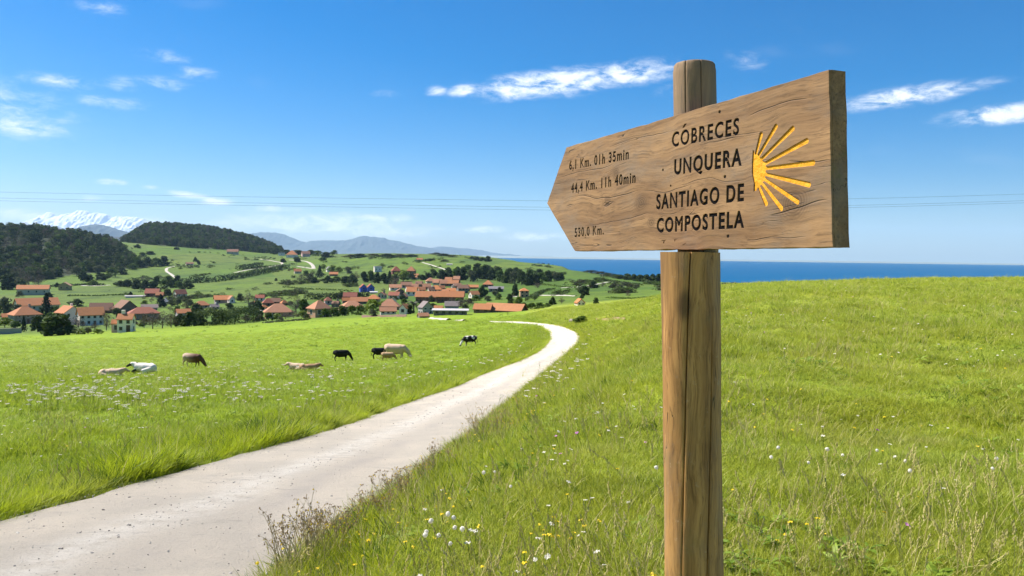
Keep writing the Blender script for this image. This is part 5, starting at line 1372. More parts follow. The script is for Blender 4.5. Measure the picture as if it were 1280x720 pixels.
# ------------------------------------------------------------------ the two wooded hills, seen as one mass each
def forest(name, poly, zr, n, label, hm, seed):
    r = np.random.default_rng(seed)
    y = np.exp(r.uniform(math.log(zr[0]), math.log(zr[1]), n * 14)); u = r.uniform(-1.05, -0.25, n * 14); x = u * y
    z = ground(x, y); a, b = project(np.stack([x, y, z], -1))
    ok = inside(poly, a, b); x, y, z = x[ok][:n], y[ok][:n], z[ok][:n]; k = len(x)
    protos = []
    for kd, v in (('dark', 0), ('dark', 1), ('dark', 2), ('green', 0), ('olive', 1), ('bare', 0), ('conifer', 0)):
        V_, F_ = crown_mesh(kd, 300 + v, 330); protos.append(np_mesh('woodland_tree', V_, F_, [LEAF[kd]]))
    s = r.uniform(0.65, 1.35, k) * hm
    scatter(name, protos, np.stack([x, y, z - 1.0], -1), np.stack([np.zeros(k), np.zeros(k), r.uniform(0, 6.28, k)], -1), np.stack([s * r.uniform(0.8, 1.15, k), s * r.uniform(0.8, 1.15, k), s], -1),
            r.choice(7, k, p=[.17, .16, .12, .17, .19, .15, .04]), label, 'woodland')
forest('woodland', FOREST_A, (880, 2000), 2600, 'dark woodland covering the hill at the far left', 15, 1)
forest('woodland', FOREST_B, (1700, 2800), 2400, 'dark woodland covering the rounded hill under the sky left of centre', 14, 2)

ORD = 'first second third fourth fifth sixth seventh eighth ninth tenth eleventh twelfth thirteenth fourteenth fifteenth sixteenth seventeenth eighteenth nineteenth twentieth'.split()
ORD += ['twenty-' + w for w in ORD[:9]] + ['thirtieth'] + ['thirty-' + w for w in ORD[:9]]
for (_g, _l), _items in TREE_ROWS.items():
    if len(_items) > 1:
        for _k, (_x, _o) in enumerate(sorted(_items, key=lambda q: q[0])): _o['label'] = '%s, %s from the left' % (_l, ORD[_k])
# low scrub and hedge remnants on the pasture slopes, too many and too small to tell apart
_r = np.random.default_rng(44)
_y = np.exp(_r.uniform(math.log(420), math.log(1700), 26000)); _u = _r.uniform(-0.52, 0.19, 26000); _x = _u * _y; _z = ground(_x, _y); _a, _b = project(np.stack([_x, _y, _z], -1))
_m = (patch(_x, _y * 0.5, 75, 91) > 0.80) & (patch(_x * 0.6, _y, 160, 92) > 0.45) & (_b > 321) & (_b < 374) & (_a > 130)
_m |= (np.abs(patch(_x, _y * 0.6, 190, 93) - 0.5) < 0.016) & (_r.uniform(0, 1, len(_x)) < 0.7) & (_a > 130)
_m &= ~((_a > 448) & (_a < 640) & (_b > 349))
_x, _y, _z = _x[_m][:1300], _y[_m][:1300], _z[_m][:1300]; _n = len(_x)
_pr = [np_mesh('scrub', *crown_mesh(kd, 700 + i, 160), [LEAF[kd]]) for i, kd in enumerate(('dark', 'green', 'olive', 'gorse'))]
_s = _r.uniform(2.0, 6.0, _n)
scatter('scrub', _pr, np.stack([_x, _y, _z - 0.3], -1), np.stack([np.zeros(_n), np.zeros(_n), _r.uniform(0, 6.28, _n)], -1), np.stack([_s * 1.7, _s * 1.7, _s * _r.uniform(0.45, 0.8, _n)], -1), _r.integers(0, 4, _n), 'low scrub and hedge remnants dotting the pasture slopes', 'scrub')
# ------------------------------------------------------------------ houses
def roof_mat(name, c):
    m, t = mat_new(name)
    tc_ = t.new('ShaderNodeTexCoord'); O = tc_.outputs['Object']
    n = t.noise(O, 0.7, 5, 0.7); n2 = t.noise(O, 3.5, 4, 0.7)
    oi = t.new('ShaderNodeObjectInfo')
    col = t.mix(n, tuple(x * 0.72 for x in c), tuple(min(1, x * 1.2) for x in c))
    col = t.mix(t.math('MULTIPLY', oi.outputs['Random'], 0.42), col, (0.27, 0.135, 0.085))
    col = t.mix(t.math('MULTIPLY', t.smooth(n2, 0.5, 0.75), 0.4), col, tuple(x * 0.5 for x in c))
    wv = t.new('ShaderNodeTexWave', wave_type='BANDS', bands_direction='X'); t.link(O, wv.inputs['Vector']); wv.inputs['Scale'].default_value = 1.4
    t.link(col, t.p.inputs['Base Color']); t.p.inputs['Roughness'].default_value = 0.85; t.p.inputs['Specular IOR Level'].default_value = 0.2
    t.link(t.bump(wv.outputs['Fac'], 0.5, 0.06), t.p.inputs['Normal'])
    return m
RC = {'o': roof_mat('orange_tiles', (0.50, 0.190, 0.070)), 'r': roof_mat('red_tiles', (0.32, 0.100, 0.060)), 's': roof_mat('salmon_tiles', (0.46, 0.215, 0.120)),
      'b': roof_mat('brown_tiles', (0.235, 0.125, 0.080)), 'g': roof_mat('grey_slates', (0.20, 0.20, 0.205)), 'w': roof_mat('pale_sheet_roof', (0.52, 0.53, 0.54)), 'y': roof_mat('bright_orange_tiles', (0.54, 0.225, 0.085)),
      'd': roof_mat('dark_red_tiles', (0.25, 0.060, 0.042)), 't': roof_mat('tan_roof', (0.40, 0.27, 0.15))}
WC = {'w': flat('white_render', (0.82, 0.70, 0.60), 0.85, 0.07, 0.5), 'c': flat('cream_render', (0.54, 0.45, 0.33), 0.85, 0.12, 0.5), 'k': flat('stone_wall', (0.235, 0.205, 0.175), 0.9, 0.3, 1.2),
      'g': flat('grey_render', (0.37, 0.335, 0.31), 0.85, 0.12, 0.5), 'p': flat('peach_render', (0.50, 0.285, 0.175), 0.85, 0.12, 0.5), 'd': flat('dark_red_wall', (0.195, 0.075, 0.055), 0.85, 0.2, 0.6),
      'n': flat('brown_wall', (0.20, 0.125, 0.090), 0.85, 0.2, 0.6), 'o': flat('ochre_wall', (0.42, 0.30, 0.13), 0.85, 0.15, 0.5), 'b': flat('blue_wall', (0.075, 0.125, 0.46), 0.8, 0.1, 0.5), 'i': flat('pink_render', (0.55, 0.36, 0.33), 0.85, 0.12, 0.5)}
M_PANE = flat('dark_window_pane', (0.022, 0.025, 0.030), 0.25, 0.2, 2, 0, 0.5)
M_FRAME = flat('window_frame_paint', (0.55, 0.54, 0.52), 0.6, 0.1, 3)
M_DOOR = flat('brown_door', (0.10, 0.055, 0.030), 0.6, 0.2, 3)
def unit_box(name, mat):
    mb = MB(); mb.box(-.5, .5, -.5, .5, -.5, .5); return mb.mesh(name, mat)
UB = {'pane': unit_box('pane', M_PANE), 'frame': unit_box('window', M_FRAME), 'window': unit_box('window', M_PANE), 'door': unit_box('door', M_DOOR)}
def roof_mesh(kind, W, D, h, rh, ov, th):
    mb = MB()
    x0, x1, y0, y1 = -W / 2 - ov, W / 2 + ov, -D / 2 - ov, D / 2 + ov
    sl = rh / (D / 2) if kind in ('gable', 'hip') else rh / (W / 2)
    e = h - ov * sl * 0.9
    if kind == 'gable':
        mb.add([(x0, y0, e), (x1, y0, e), (x1, 0, h + rh), (x0, 0, h + rh), (x0, y1, e), (x1, y1, e), (x0, y0, e - th), (x1, y0, e - th), (x1, 0, h + rh - th), (x0, 0, h + rh - th), (x0, y1, e - th), (x1, y1, e - th)],
               [(0, 1, 2, 3), (3, 2, 5, 4), (0, 6, 7, 1), (4, 5, 11, 10), (0, 3, 9, 6), (3, 4, 10, 9), (1, 7, 8, 2), (2, 8, 11, 5), (6, 9, 8, 7), (9, 10, 11, 8)])
    elif kind == 'front':
        mb.add([(x0, y0, e), (x0, y1, e), (0, y1, h + rh), (0, y0, h + rh), (x1, y0, e), (x1, y1, e), (x0, y0, e - th), (x0, y1, e - th), (0, y1, h + rh - th), (0, y0, h + rh - th), (x1, y0, e - th), (x1, y1, e - th)],
               [(0, 3, 2, 1), (3, 4, 5, 2), (0, 1, 7, 6), (4, 10, 11, 5), (0, 6, 9, 3), (3, 9, 10, 4), (1, 2, 8, 7), (2, 5, 11, 8), (6, 7, 8, 9), (9, 8, 11, 10)])
    elif kind == 'hip':
        rx = max(0.3, W / 2 - D / 2 * 0.95) if W > D else 0.3
        mb.add([(x0, y0, e), (x1, y0, e), (x1, y1, e), (x0, y1, e), (-rx, 0, h + rh), (rx, 0, h + rh), (x0, y0, e - th), (x1, y0, e - th), (x1, y1, e - th), (x0, y1, e - th)],
               [(0, 1, 5, 4), (1, 2, 5), (2, 3, 4, 5), (3, 0, 4), (0, 6, 7, 1), (1, 7, 8, 2), (2, 8, 9, 3), (3, 9, 6, 0), (9, 8, 7, 6)])
    elif kind == 'shed':
        mb.add([(x0, y0, h), (x1, y0, h), (x1, y1, h + rh), (x0, y1, h + rh), (x0, y0, h - th), (x1, y0, h - th), (x1, y1, h + rh - th), (x0, y1, h + rh - th)],
               [(0, 1, 2, 3), (7, 6, 5, 4), (0, 4, 5, 1), (1, 5, 6, 2), (2, 6, 7, 3), (3, 7, 4, 0)])
    else:
        mb.box(x0, x1, y0, y1, h - th, h + rh)
    return mb
def house(px, py, w, wall, roof, kind, rot, wc, rc, win, label, depth=0.75, detail=False, chim=0, P=None, cat='house', name='house', door=False, zmin=150):
    """foot pixel, width / wall height / roof height in picture pixels, roof kind, turn in degrees, colours, (columns, rows) of windows"""
    p = hit(px, py, zmin) if P is None else P
    m = p[1] / F_PX
    c, s = abs(math.cos(R(rot))), abs(math.sin(R(rot)))
    W = w * m / (c + s * depth); D = W * depth; h = wall * m; rh = roof * m
    o = empty(name, (p[0], p[1], p[2]), -math.asin(p[0] / math.hypot(p[0], p[1])) + R(rot))
    tag(o, label, cat)
    # shift the house back so that its near face stands at the pixel
    back = np.array([p[0], p[1]]) / math.hypot(p[0], p[1]) * (D / 2 * c + W / 2 * s)
    o.location.x += back[0]; o.location.y += back[1]
    mb = MB(); x0, x1, y0, y1 = -W / 2, W / 2, -D / 2, D / 2
    mb.add([(x0, y0, -4), (x1, y0, -4), (x1, y1, -4), (x0, y1, -4), (x0, y0, h), (x1, y0, h), (x1, y1, h), (x0, y1, h)], [(0, 1, 5, 4), (1, 2, 6, 5), (2, 3, 7, 6), (3, 0, 4, 7), (4, 5, 6, 7)])
    if kind == 'gable': mb.add([(x0, y0, h - .01), (x0, y1, h - .01), (x0, 0, h + rh - .3 * m), (x1, y0, h - .01), (x1, y1, h - .01), (x1, 0, h + rh - .3 * m)], [(0, 2, 1), (3, 4, 5)])
    if kind == 'front': mb.add([(x0, y0, h - .01), (x1, y0, h - .01), (0, y0, h + rh - .3 * m), (x0, y1, h - .01), (x1, y1, h - .01), (0, y1, h + rh - .3 * m)], [(0, 1, 2), (3, 5, 4)])
    mb.build('wall', WC[wc], o)
    ov = min(0.7, 0.06 * W) if kind != 'flat' else 0.15
    rf = roof_mesh(kind, W, D, h + 0.02, rh, ov, 0.22).build('roof', RC[rc], o)
    if chim:
        cb = MB(); cw = 0.45; cx = W * 0.22 * (1 if chim > 0 else -1); cy_ = D * 0.12
        cb.box(cx - cw, cx + cw, cy_ - cw, cy_ + cw, h + rh * 0.4, h + rh + 1.0); cb.build('chimney', WC['w' if wc == 'w' else 'k'], rf)
    nc, nrw = win
    def opening(x, y, z, sx, sz, along_x, nm='window'):
        if detail and nm == 'window':
            f = bpy.data.objects.new('window', UB['frame']); COL.objects.link(f); f.parent = o; f.location = (x, y, z)
            f.scale = (sx + .28, .10, sz + .28) if along_x else (.10, sx + .28, sz + .28)
            g = bpy.data.objects.new('pane', UB['pane']); COL.objects.link(g); g.parent = f
            g.scale = (sx / (sx + .28), 1.5, sz / (sz + .28)) if along_x else (1.5, sx / (sx + .28), sz / (sz + .28))
        else:
            f = bpy.data.objects.new(nm, UB[nm]); COL.objects.link(f); f.parent = o; f.location = (x, y, z)
            f.scale = (sx, .12, sz) if along_x else (.12, sx, sz)
    rows_ = max(1, nrw)
    wz = min(1.5, h / rows_ * 0.5); wx = min(1.15, W / max(1, nc) * 0.42)
    for i in range(nc):
        for j in range(nrw):
            x = (i + 0.5) / nc * W - W / 2; z = h * (j + 0.55) / nrw
            if door and j == 0 and i == nc // 2: opening(x, y0, 1.05, 1.1, 2.1, True, 'door'); continue
            opening(x, y0, z, wx, wz, True)
    if abs(rot) > 12:
        xs_ = x0 if rot < 0 else x1
        xs_ = x1 if rot < 0 else x0
        ncs = max(1, int(nc * depth)) if nc else 0
        for i in range(ncs):
            for j in range(nrw): opening(xs_, (i + 0.5) / ncs * D - D / 2, h * (j + 0.55) / nrw, wx, wz, False)
    return o
H = house
# farm houses at the left edge of the village
H(31, 405, 36, 12, 9, 'hip', 18, 'k', 'o', (3, 2), 'stone farmhouse with orange hipped roof at the left edge', 0.85, True, 1, door=True)
H(10, 404, 15, 8, 4, 'gable', 10, 'k', 'o', (1, 1), 'low orange roofed annex left of the stone farmhouse', 0.8)
H(46, 389, 50, 8, 8, 'gable', 14, 'c', 'o', (4, 1), 'long cream house with orange roof behind the stone farmhouse', 0.5)
H(42, 369, 36, 8, 4.5, 'gable', -8, 'c', 'o', (4, 1), 'long cream stone barn house alone in the pasture', 0.45)
H(81.5, 363, 15, 6, 4, 'front', -12, 'o', 't', (2, 1), 'small ochre house at the pasture hedge', 0.9)
H(86, 406, 30, 15, 8, 'front', 26, 'w', 'o', (2, 2), 'white farmhouse wing with gable behind the leafless trees', 1.0, True, 1)
H(113, 407, 30, 14, 8.5, 'gable', 10, 'w', 'y', (4, 2), 'white farmhouse with bright orange roof', 0.7, True, door=True)
H(127, 392, 26, 5, 8, 'gable', -6, 'n', 'b', (0, 0), 'brown red roofed barn behind the white farmhouse', 0.7)
H(157, 392, 32, 5, 11, 'front', 20, 'n', 'b', (0, 0), 'large dark brown gabled barn roof behind the white gabled house', 1.0)
H(158, 415, 21, 17, 6, 'gable', -18, 'w', 'o', (2, 2), 'white two storey gabled house at the field edge', 0.8, True, -1, door=True)
H(146, 415.5, 12, 12, 4.5, 'gable', -10, 'i', 'o', (1, 1), 'small pinkish wing at the left side of the white gabled house', 0.9, True)
H(180, 400, 36, 9, 6.5, 'hip', 6, 'k', 'r', (3, 1), 'red roofed farmhouse with dark walls right of the white gabled house', 0.6, True)
H(229, 398, 18, 7, 4.5, 'gable', 12, 'g', 'o', (2, 1), 'small grey house with orange roof behind the dark hedge trees', 0.8)
H(191, 371, 18, 5, 5, 'gable', -14, 'd', 'r', (2, 1), 'dark red tiled house in the middle pasture', 0.8, False, 1)
H(200, 372, 10, 3.5, 3.5, 'gable', -14, 'd', 'o', (1, 1), 'low orange wing of the dark red tiled house', 0.8)
H(225, 372, 16, 5, 5, 'gable', 24, 'w', 'r', (2, 1), 'white house with red brown roof in the middle pasture', 0.8)
H(169, 372, 22, 2.0, 0.8, 'gable', 0, 'w', 'w', (0, 0), 'long low white shed in the pasture', 0.25, cat='shed', name='shed')
H(279, 379, 22, 5, 4.5, 'gable', 6, 'k', 'o', (2, 1), 'orange roofed house above the tall dark hedge', 0.7)
H(289, 379, 9, 5, 4, 'front', 20, 'w', 's', (1, 1), 'small white gabled house beside the orange roof above the tall hedge', 1.0)
H(252, 386, 19, 5, 4.5, 'hip', 10, 'k', 'o', (2, 1), 'orange roof rising behind the dark trees of the tall hedge', 0.7)
H(187, 388, 18, 4, 3.5, 'gable', 0, 'g', 'g', (0, 0), 'grey roofed shed behind the red roofed farmhouse', 0.6, cat='shed', name='shed')
H(325, 377, 12, 5, 3.5, 'gable', -10, 'w', 'r', (2, 1), 'white house with red roof right of the grey leafless tree', 0.8)
H(335, 383, 14, 5, 5, 'hip', 8, 'n', 'r', (1, 1), 'brown red roof left of the salmon hip roofed house', 0.8)
H(344, 381, 12, 4, 4, 'gable', 0, 'n', 'b', (1, 1), 'small brown roof behind the salmon hip roofed house', 0.8)
H(348, 397, 34, 8, 9, 'hip', 4, 'p', 's', (5, 1), 'wide house with salmon hipped roof behind the garden trees', 0.75, True)
H(399, 397, 30, 12, 9, 'hip', 30, 'p', 's', (2, 1), 'peach walled house with large salmon hipped roof', 0.9, True, door=True)
H(421, 392, 14, 5, 2, 'shed', 6, 'p', 't', (1, 1), 'flat tan roofed extension of the peach walled house', 0.8)
H(410, 381, 10, 6, 4, 'hip', 10, 'i', 'r', (1, 1), 'small pink tower house above the salmon hipped roof', 1.0)
H(438, 376, 17, 6, 4.5, 'gable', -6, 'd', 'd', (3, 1), 'dark red house in front of the long clipped hedge', 0.7)
H(432.5, 379, 10, 3.5, 3.5, 'gable', 8, 'n', 'o', (1, 1), 'low orange roof left below the dark red house', 0.8)
H(449, 380, 20, 4, 4.5, 'gable', 0, 'n', 'o', (3, 1), 'long orange roof right below the dark red house', 0.6)
H(467, 378, 17, 5, 4.5, 'hip', -10, 'o', 'o', (3, 1), 'orange tan house beside the end of the long clipped hedge', 0.8)
H(440, 388, 28, 5, 6, 'hip', 14, 'p', 's', (3, 1), 'wide salmon roof behind the green hedge trees', 0.7)
H(454, 365, 10, 6, 4, 'front', 10, 'b', 'r', (1, 2), 'left half of the blue house with red gable', 1.0)
H(463, 365, 10, 6, 4, 'front', 10, 'b', 'r', (1, 2), 'right half of the blue house with red gable', 1.0)
H(487, 388, 26, 6, 8, 'hip', -8, 'n', 's', (3, 1), 'salmon hipped house right of the bright yellow green tree', 0.8)
H(485, 393, 20, 5, 4, 'gable', 4, 'w', 's', (3, 1), 'low white house with pale roof at the village field edge', 0.5, True)
H(506, 393, 14, 8, 5, 'front', -30, 'w', 'y', (1, 1), 'white house with bright orange roof left of the palm', 1.1, True)
H(493, 374, 15, 5, 4, 'gable', -14, 'w', 'r', (2, 1), 'white house with red roof above the small white cottage', 0.8)
H(491.5, 379, 8, 4, 3, 'front', 0, 'w', 'g', (1, 1), 'small white gabled cottage among the village roofs', 1.0)
H(494, 363, 15, 4, 3.5, 'gable', 8, 'w', 's', (2, 1), 'white house with pinkish roof right of the blue house', 0.7)
H(467, 367, 9, 2.0, 1.0, 'gable', 0, 'g', 'w', (0, 0), 'grey pale shed at the foot of the blue house', 0.6, cat='shed', name='shed')
# hillside houses
H(495, 343, 12, 5, 5, 'hip', 10, 'd', 'r', (2, 1), 'left of the two dark red houses on the hillside', 0.9)
H(514, 343, 12, 5, 5, 'hip', -10, 'd', 'o', (2, 1), 'right of the two dark red houses on the hillside', 0.9)
H(519, 349, 11, 3, 4, 'gable', -24, 'c', 'o', (1, 1), 'orange roofed house just below the two dark red hillside houses', 0.8)
H(472, 340, 10, 6, 1, 'flat', 10, 'w', 'w', (2, 1), 'white flat roofed block house on the hillside', 0.8)
H(411, 340, 7, 4, 3, 'front', 14, 'w', 'g', (1, 1), 'small white hillside cottage among pale trees', 1.0)
H(417, 345, 10, 2.5, 2.5, 'gable', 0, 'n', 'o', (1, 1), 'small orange roof right below the white hillside cottage', 0.7)
H(372, 342, 9, 3, 3, 'gable', 8, 'c', 'o', (1, 1), 'small orange roofed house alone on the slope', 0.8)
H(365, 322, 14, 4, 5, 'hip', -8, 'w', 'o', (2, 1), 'red roofed hill house on the skyline ridge', 0.9)
H(382, 321, 11, 4, 3, 'gable', 12, 'i', 'b', (2, 1), 'brownish house right of the red roofed hill house', 0.8)
H(352, 319.5, 8, 3, 1, 'flat', 0, 'w', 'w', (1, 1), 'white low building left of the red roofed hill house', 0.7)
H(291, 318, 14, 3.5, 3, 'gable', -6, 'c', 'b', (3, 1), 'pale house with brown roof under the middle wooded hill', 0.7)
H(237, 331.5, 9, 2.2, 1.6, 'gable', 6, 'w', 'b', (2, 1), 'tiny pale cottage on the hillside pasture', 0.6)
H(524.5, 326, 8, 1.6, 1.8, 'gable', 10, 'c', 'o', (1, 1), 'tiny orange roofed house on the far green hill', 0.8)
H(562, 331.5, 7, 1.3, 0.6, 'gable', 0, 'w', 'w', (0, 0), 'tiny white shed on the far green hill', 0.5, cat='shed', name='shed')
H(238, 329, 3, 0.8, 0.5, 'flat', 0, 'w', 'w', (0, 0), 'tiny white hut above the hillside cottage', 0.8, cat='shed', name='shed')
# dense old village
H(515, 370, 14, 6, 5, 'gable', -12, 'w', 'o', (2, 1), 'white house with orange roof left of the long terrace', 0.8, True)
H(533, 378, 27, 8, 6, 'gable', -16, 'd', 'o', (6, 2), 'long brown terrace with orange roof, left block', 0.45)
H(563, 378, 34, 8, 6, 'gable', -6, 'd', 'o', (7, 2), 'long brown terrace with orange roof, right block', 0.4)
H(538, 354, 12, 3, 4, 'hip', 8, 'c', 's', (2, 1), 'highest pale house at the back of the village', 0.9)
H(547, 356, 12, 3, 4, 'gable', -14, 'c', 's', (2, 1), 'salmon roofed house second from the left at the back of the village')
H(556, 358, 14, 4, 4, 'gable', 10, 'n', 's', (2, 1), 'salmon roofed house in the middle at the back of the village')
H(567, 358, 14, 4, 4, 'gable', -10, 'n', 'o', (2, 1), 'orange roofed house at the back right of the village')
H(508, 360, 13, 4, 3.5, 'gable', 0, 'g', 'b', (2, 1), 'grey brown house left at the back of the village')
H(524, 359, 10, 4, 3.5, 'gable', -20, 'n', 'b', (1, 1), 'small brown roofed house left at the back of the village')
H(533, 362, 11, 4, 3.5, 'gable', 10, 'n', 's', (2, 1), 'small salmon roofed house above the left terrace block')
H(545, 365, 15, 4, 4.5, 'hip', -6, 'c', 'o', (3, 1), 'orange hipped house above the gap between the terrace blocks')
H(552, 363, 9, 3, 3, 'gable', 16, 'n', 'o', (1, 1), 'small orange roof squeezed above the right terrace block')
H(564, 367, 11, 4, 3, 'gable', 0, 'w', 'o', (2, 1), 'orange roofed white house above the right terrace block')
H(567.5, 362, 7, 4, 3, 'front', 6, 'w', 'g', (1, 1), 'white narrow gable beside the stone house')
H(578, 367, 15, 7, 4, 'gable', 14, 'k', 'b', (3, 2), 'grey brown stone house right at the back of the village', 0.8)
H(590, 361, 15, 2.5, 2.5, 'gable', 0, 'n', 'o', (2, 1), 'long low orange roof below the wood', 0.5)
H(592.5, 373, 14, 5, 4, 'gable', 28, 'w', 'y', (1, 1), 'white cottage with bright orange roof right of the terrace', 0.8, True)
H(610, 359, 13, 4, 4.5, 'hip', -6, 'n', 'o', (2, 1), 'orange hipped house at the edge of the wood', 0.9)
H(620, 365, 18, 4.5, 2.5, 'gable', 0, 'k', 'g', (3, 1), 'grey stone barn under the wood', 0.5, cat='barn', name='barn')
H(655, 372, 12, 9, 3, 'hip', 8, 'p', 'o', (2, 2), 'two tiered orange house right of the wood', 0.9)
H(532, 393, 19, 9, 7, 'front', 24, 'g', 'g', (2, 2), 'big grey gabled house right of the palm', 1.0, True)
H(548, 391, 12, 5, 4, 'gable', -10, 'n', 'o', (1, 1), 'orange roof between the grey gabled house and the long low building', 0.8)
H(565, 386, 17, 4, 5, 'gable', 0, 'g', 'g', (0, 0), 'grey roofed shed behind the long low building', 0.7, cat='shed', name='shed')
H(563, 394, 42, 6, 1.2, 'shed', -3, 'k', 'w', (5, 1), 'long low building with pale sheet roof', 0.3)
H(529, 397.5, 15, 2.5, 3.5, 'gable', 20, 'k', 's', (0, 0), 'small salmon roofed hut in front of the grey gabled house', 0.7, cat='shed', name='shed')
H(604, 391.5, 24, 5, 6, 'gable', -14, 'n', 'o', (2, 1), 'orange roofed barn left of the long orange barn', 0.7, cat='barn', name='barn')
H(632, 390.5, 52, 3, 7, 'gable', -24, 'k', 'y', (0, 0), 'long barn with wide orange roof at the meadow edge', 0.42, cat='barn', name='barn')
H(724.5, 382.5, 13, 4, 4.5, 'front', 24, 'w', 'o', (2, 1), 'tiny white gabled house with orange roof in the far meadow', 1.0)

# low garden wall in front of the farm
_wa, _wb = hit(-40, 418.5), hit(27, 417)
_wm = MB(); _d = Vector(_wb - _wa); _d.z = 0; _n2 = Vector((-_d.y, _d.x, 0)).normalized() * 0.2; _q = [Vector((0, 0, -0.6)) - _n2, Vector((0, 0, -0.6)) + _n2, _d - _n2 + Vector((0, 0, -0.6)), _d + _n2 + Vector((0, 0, -0.6))]
_up = Vector((0, 0, 2.1)); _wm.add(_q + [p + _up for p in _q], [(0, 2, 6, 4), (1, 5, 7, 3), (4, 6, 7, 5), (0, 4, 5, 1), (2, 3, 7, 6)])
_cm = MB(); _e = _n2 * 1.4; _t0 = Vector((0, 0, 1.5)); _cm.add([-_e + _t0, _e + _t0, _d - _e + _t0, _d + _e + _t0, -_e + _t0 * 1.08, _e + _t0 * 1.08, _d - _e + _t0 * 1.08, _d + _e + _t0 * 1.08], [(0, 2, 6, 4), (1, 5, 7, 3), (4, 6, 7, 5), (0, 4, 5, 1), (2, 3, 7, 6)])
_w = empty('garden_wall', tuple(_wa)); tag(_w, 'low grey garden wall at the left edge above the field', 'wall'); _wm.build('masonry', WC['g'], _w); _cm.build('coping', WC['k'], _w)
# infill of small old houses in the village core
_hr = random.Random(5)
_where = ['behind the left terrace block', 'behind the right terrace block', 'below the dark wood', 'left of the long terrace', 'above the salmon hipped roofs']
CORE = [(512, 365, 11, 'w', 'r', 'tiny white house wedged left of the long terrace'), (519, 363, 9, 'n', 's', 'tiny brown house with salmon roof behind the left terrace block'), (527, 366, 10, 'c', 'o', 'tiny cream house just above the left terrace block'),
        (539, 367, 9, 'w', 's', 'tiny white house with salmon roof above the left terrace block'), (557, 368, 10, 'n', 'o', 'tiny orange roof touching the right terrace block'), (572, 362, 9, 'c', 'b', 'tiny cream house with brown roof left of the stone house'),
        (583, 364, 9, 'n', 'o', 'tiny orange roofed house right of the stone house'), (561, 353, 10, 'w', 'o', 'tiny white house at the very top of the village'), (571, 353, 9, 'n', 's', 'tiny brown house at the top right of the village'),
        (500, 368, 11, 'n', 'b', 'tiny brown house above the white house with red roof'), (478, 373, 11, 'c', 's', 'tiny cream house left of the white house with red roof'), (505, 374, 10, 'n', 's', 'tiny salmon roofed house left of the white house by the terrace'),
        (317, 383, 12, 'n', 'o', 'tiny orange roofed house left of the brown red roof'), (330, 389, 11, 'w', 'o', 'tiny white house below the brown red roof'), (355, 382, 10, 'n', 'o', 'tiny orange roof right behind the salmon hip roofed house'), (268, 387, 12, 'w', 'g', 'tiny white shed like house behind the tall dark hedge'), (420, 384, 11, 'n', 'b', 'tiny brown roof between the peach walled house and the orange roofs'), (206, 380, 11, 'g', 'w', 'tiny pale roofed outbuilding right of the dense pointed conifer')]
for (x, y, w, wc, rc, lab) in CORE:
    H(x, y, w, _hr.uniform(3, 5), _hr.uniform(2.8, 4), _hr.choice(['gable', 'gable', 'hip', 'front']), _hr.uniform(-28, 28), wc, rc, (2, 1), lab, _hr.uniform(0.7, 1.0), False, _hr.choice([0, 1]))
# ------------------------------------------------------------------ cattle
def coat(name, kind):
    m, t = mat_new(name)
    tc_ = t.new('ShaderNodeTexCoord'); O = tc_.outputs['Object']
    s = t.new('ShaderNodeSeparateXYZ'); t.link(O, s.inputs[0])
    n = t.noise(O, 1.7, 2, 0.4); f = t.noise(O, 9, 4, 0.6)
    if kind == 'pied': col = t.mix(t.smooth(n, 0.49, 0.52), (0.014, 0.012, 0.012), (0.70, 0.63, 0.56))
    elif kind == 'white': col = t.mix(t.math('MULTIPLY', t.smooth(s.outputs[0], 0.42, 0.50), t.smooth(n, 0.40, 0.46)), (0.74, 0.66, 0.59), (0.016, 0.014, 0.014))
    elif kind == 'black': col = t.mix(f, (0.008, 0.007, 0.007), (0.020, 0.017, 0.016))
    elif kind == 'cream': col = t.mix(f, (0.50, 0.34, 0.215), (0.62, 0.46, 0.32))
    elif kind == 'tan': col = t.mix(t.smooth(s.outputs[2], 0.75, 1.25), (0.34, 0.20, 0.10), (0.46, 0.29, 0.16))
    else: col = t.mix(t.smooth(s.outputs[0], -0.9, 0.45), (0.50, 0.36, 0.25), (0.10, 0.045, 0.025))
    t.link(col, t.p.inputs['Base Color']); t.p.inputs['Roughness'].default_value = 0.75; t.p.inputs['Specular IOR Level'].default_value = 0.2
    return m
COAT = {k: coat(k + '_coat', k) for k in ('pied', 'white', 'black', 'cream', 'tan', 'fawn')}
def capsules(segs):
    bm = bmesh.new()
    for (a, b, ra, rb) in segs:
        a, b = Vector(a), Vector(b); d = b - a; L = d.length; q = d.to_track_quat('Z', 'Y').to_matrix().to_4x4()
        for p_, r__ in ((a, ra), (b, rb)): bmesh.ops.create_uvsphere(bm, u_segments=14, v_segments=9, radius=r__, matrix=Matrix.Translation(p_))
        if L > 1e-4: bmesh.ops.create_cone(bm, cap_ends=True, segments=14, radius1=ra, radius2=rb, depth=L, matrix=Matrix.Translation((a + b) / 2) @ q)
    me_ = bpy.data.meshes.new('cow'); bm.to_mesh(me_); bm.free(); return me_
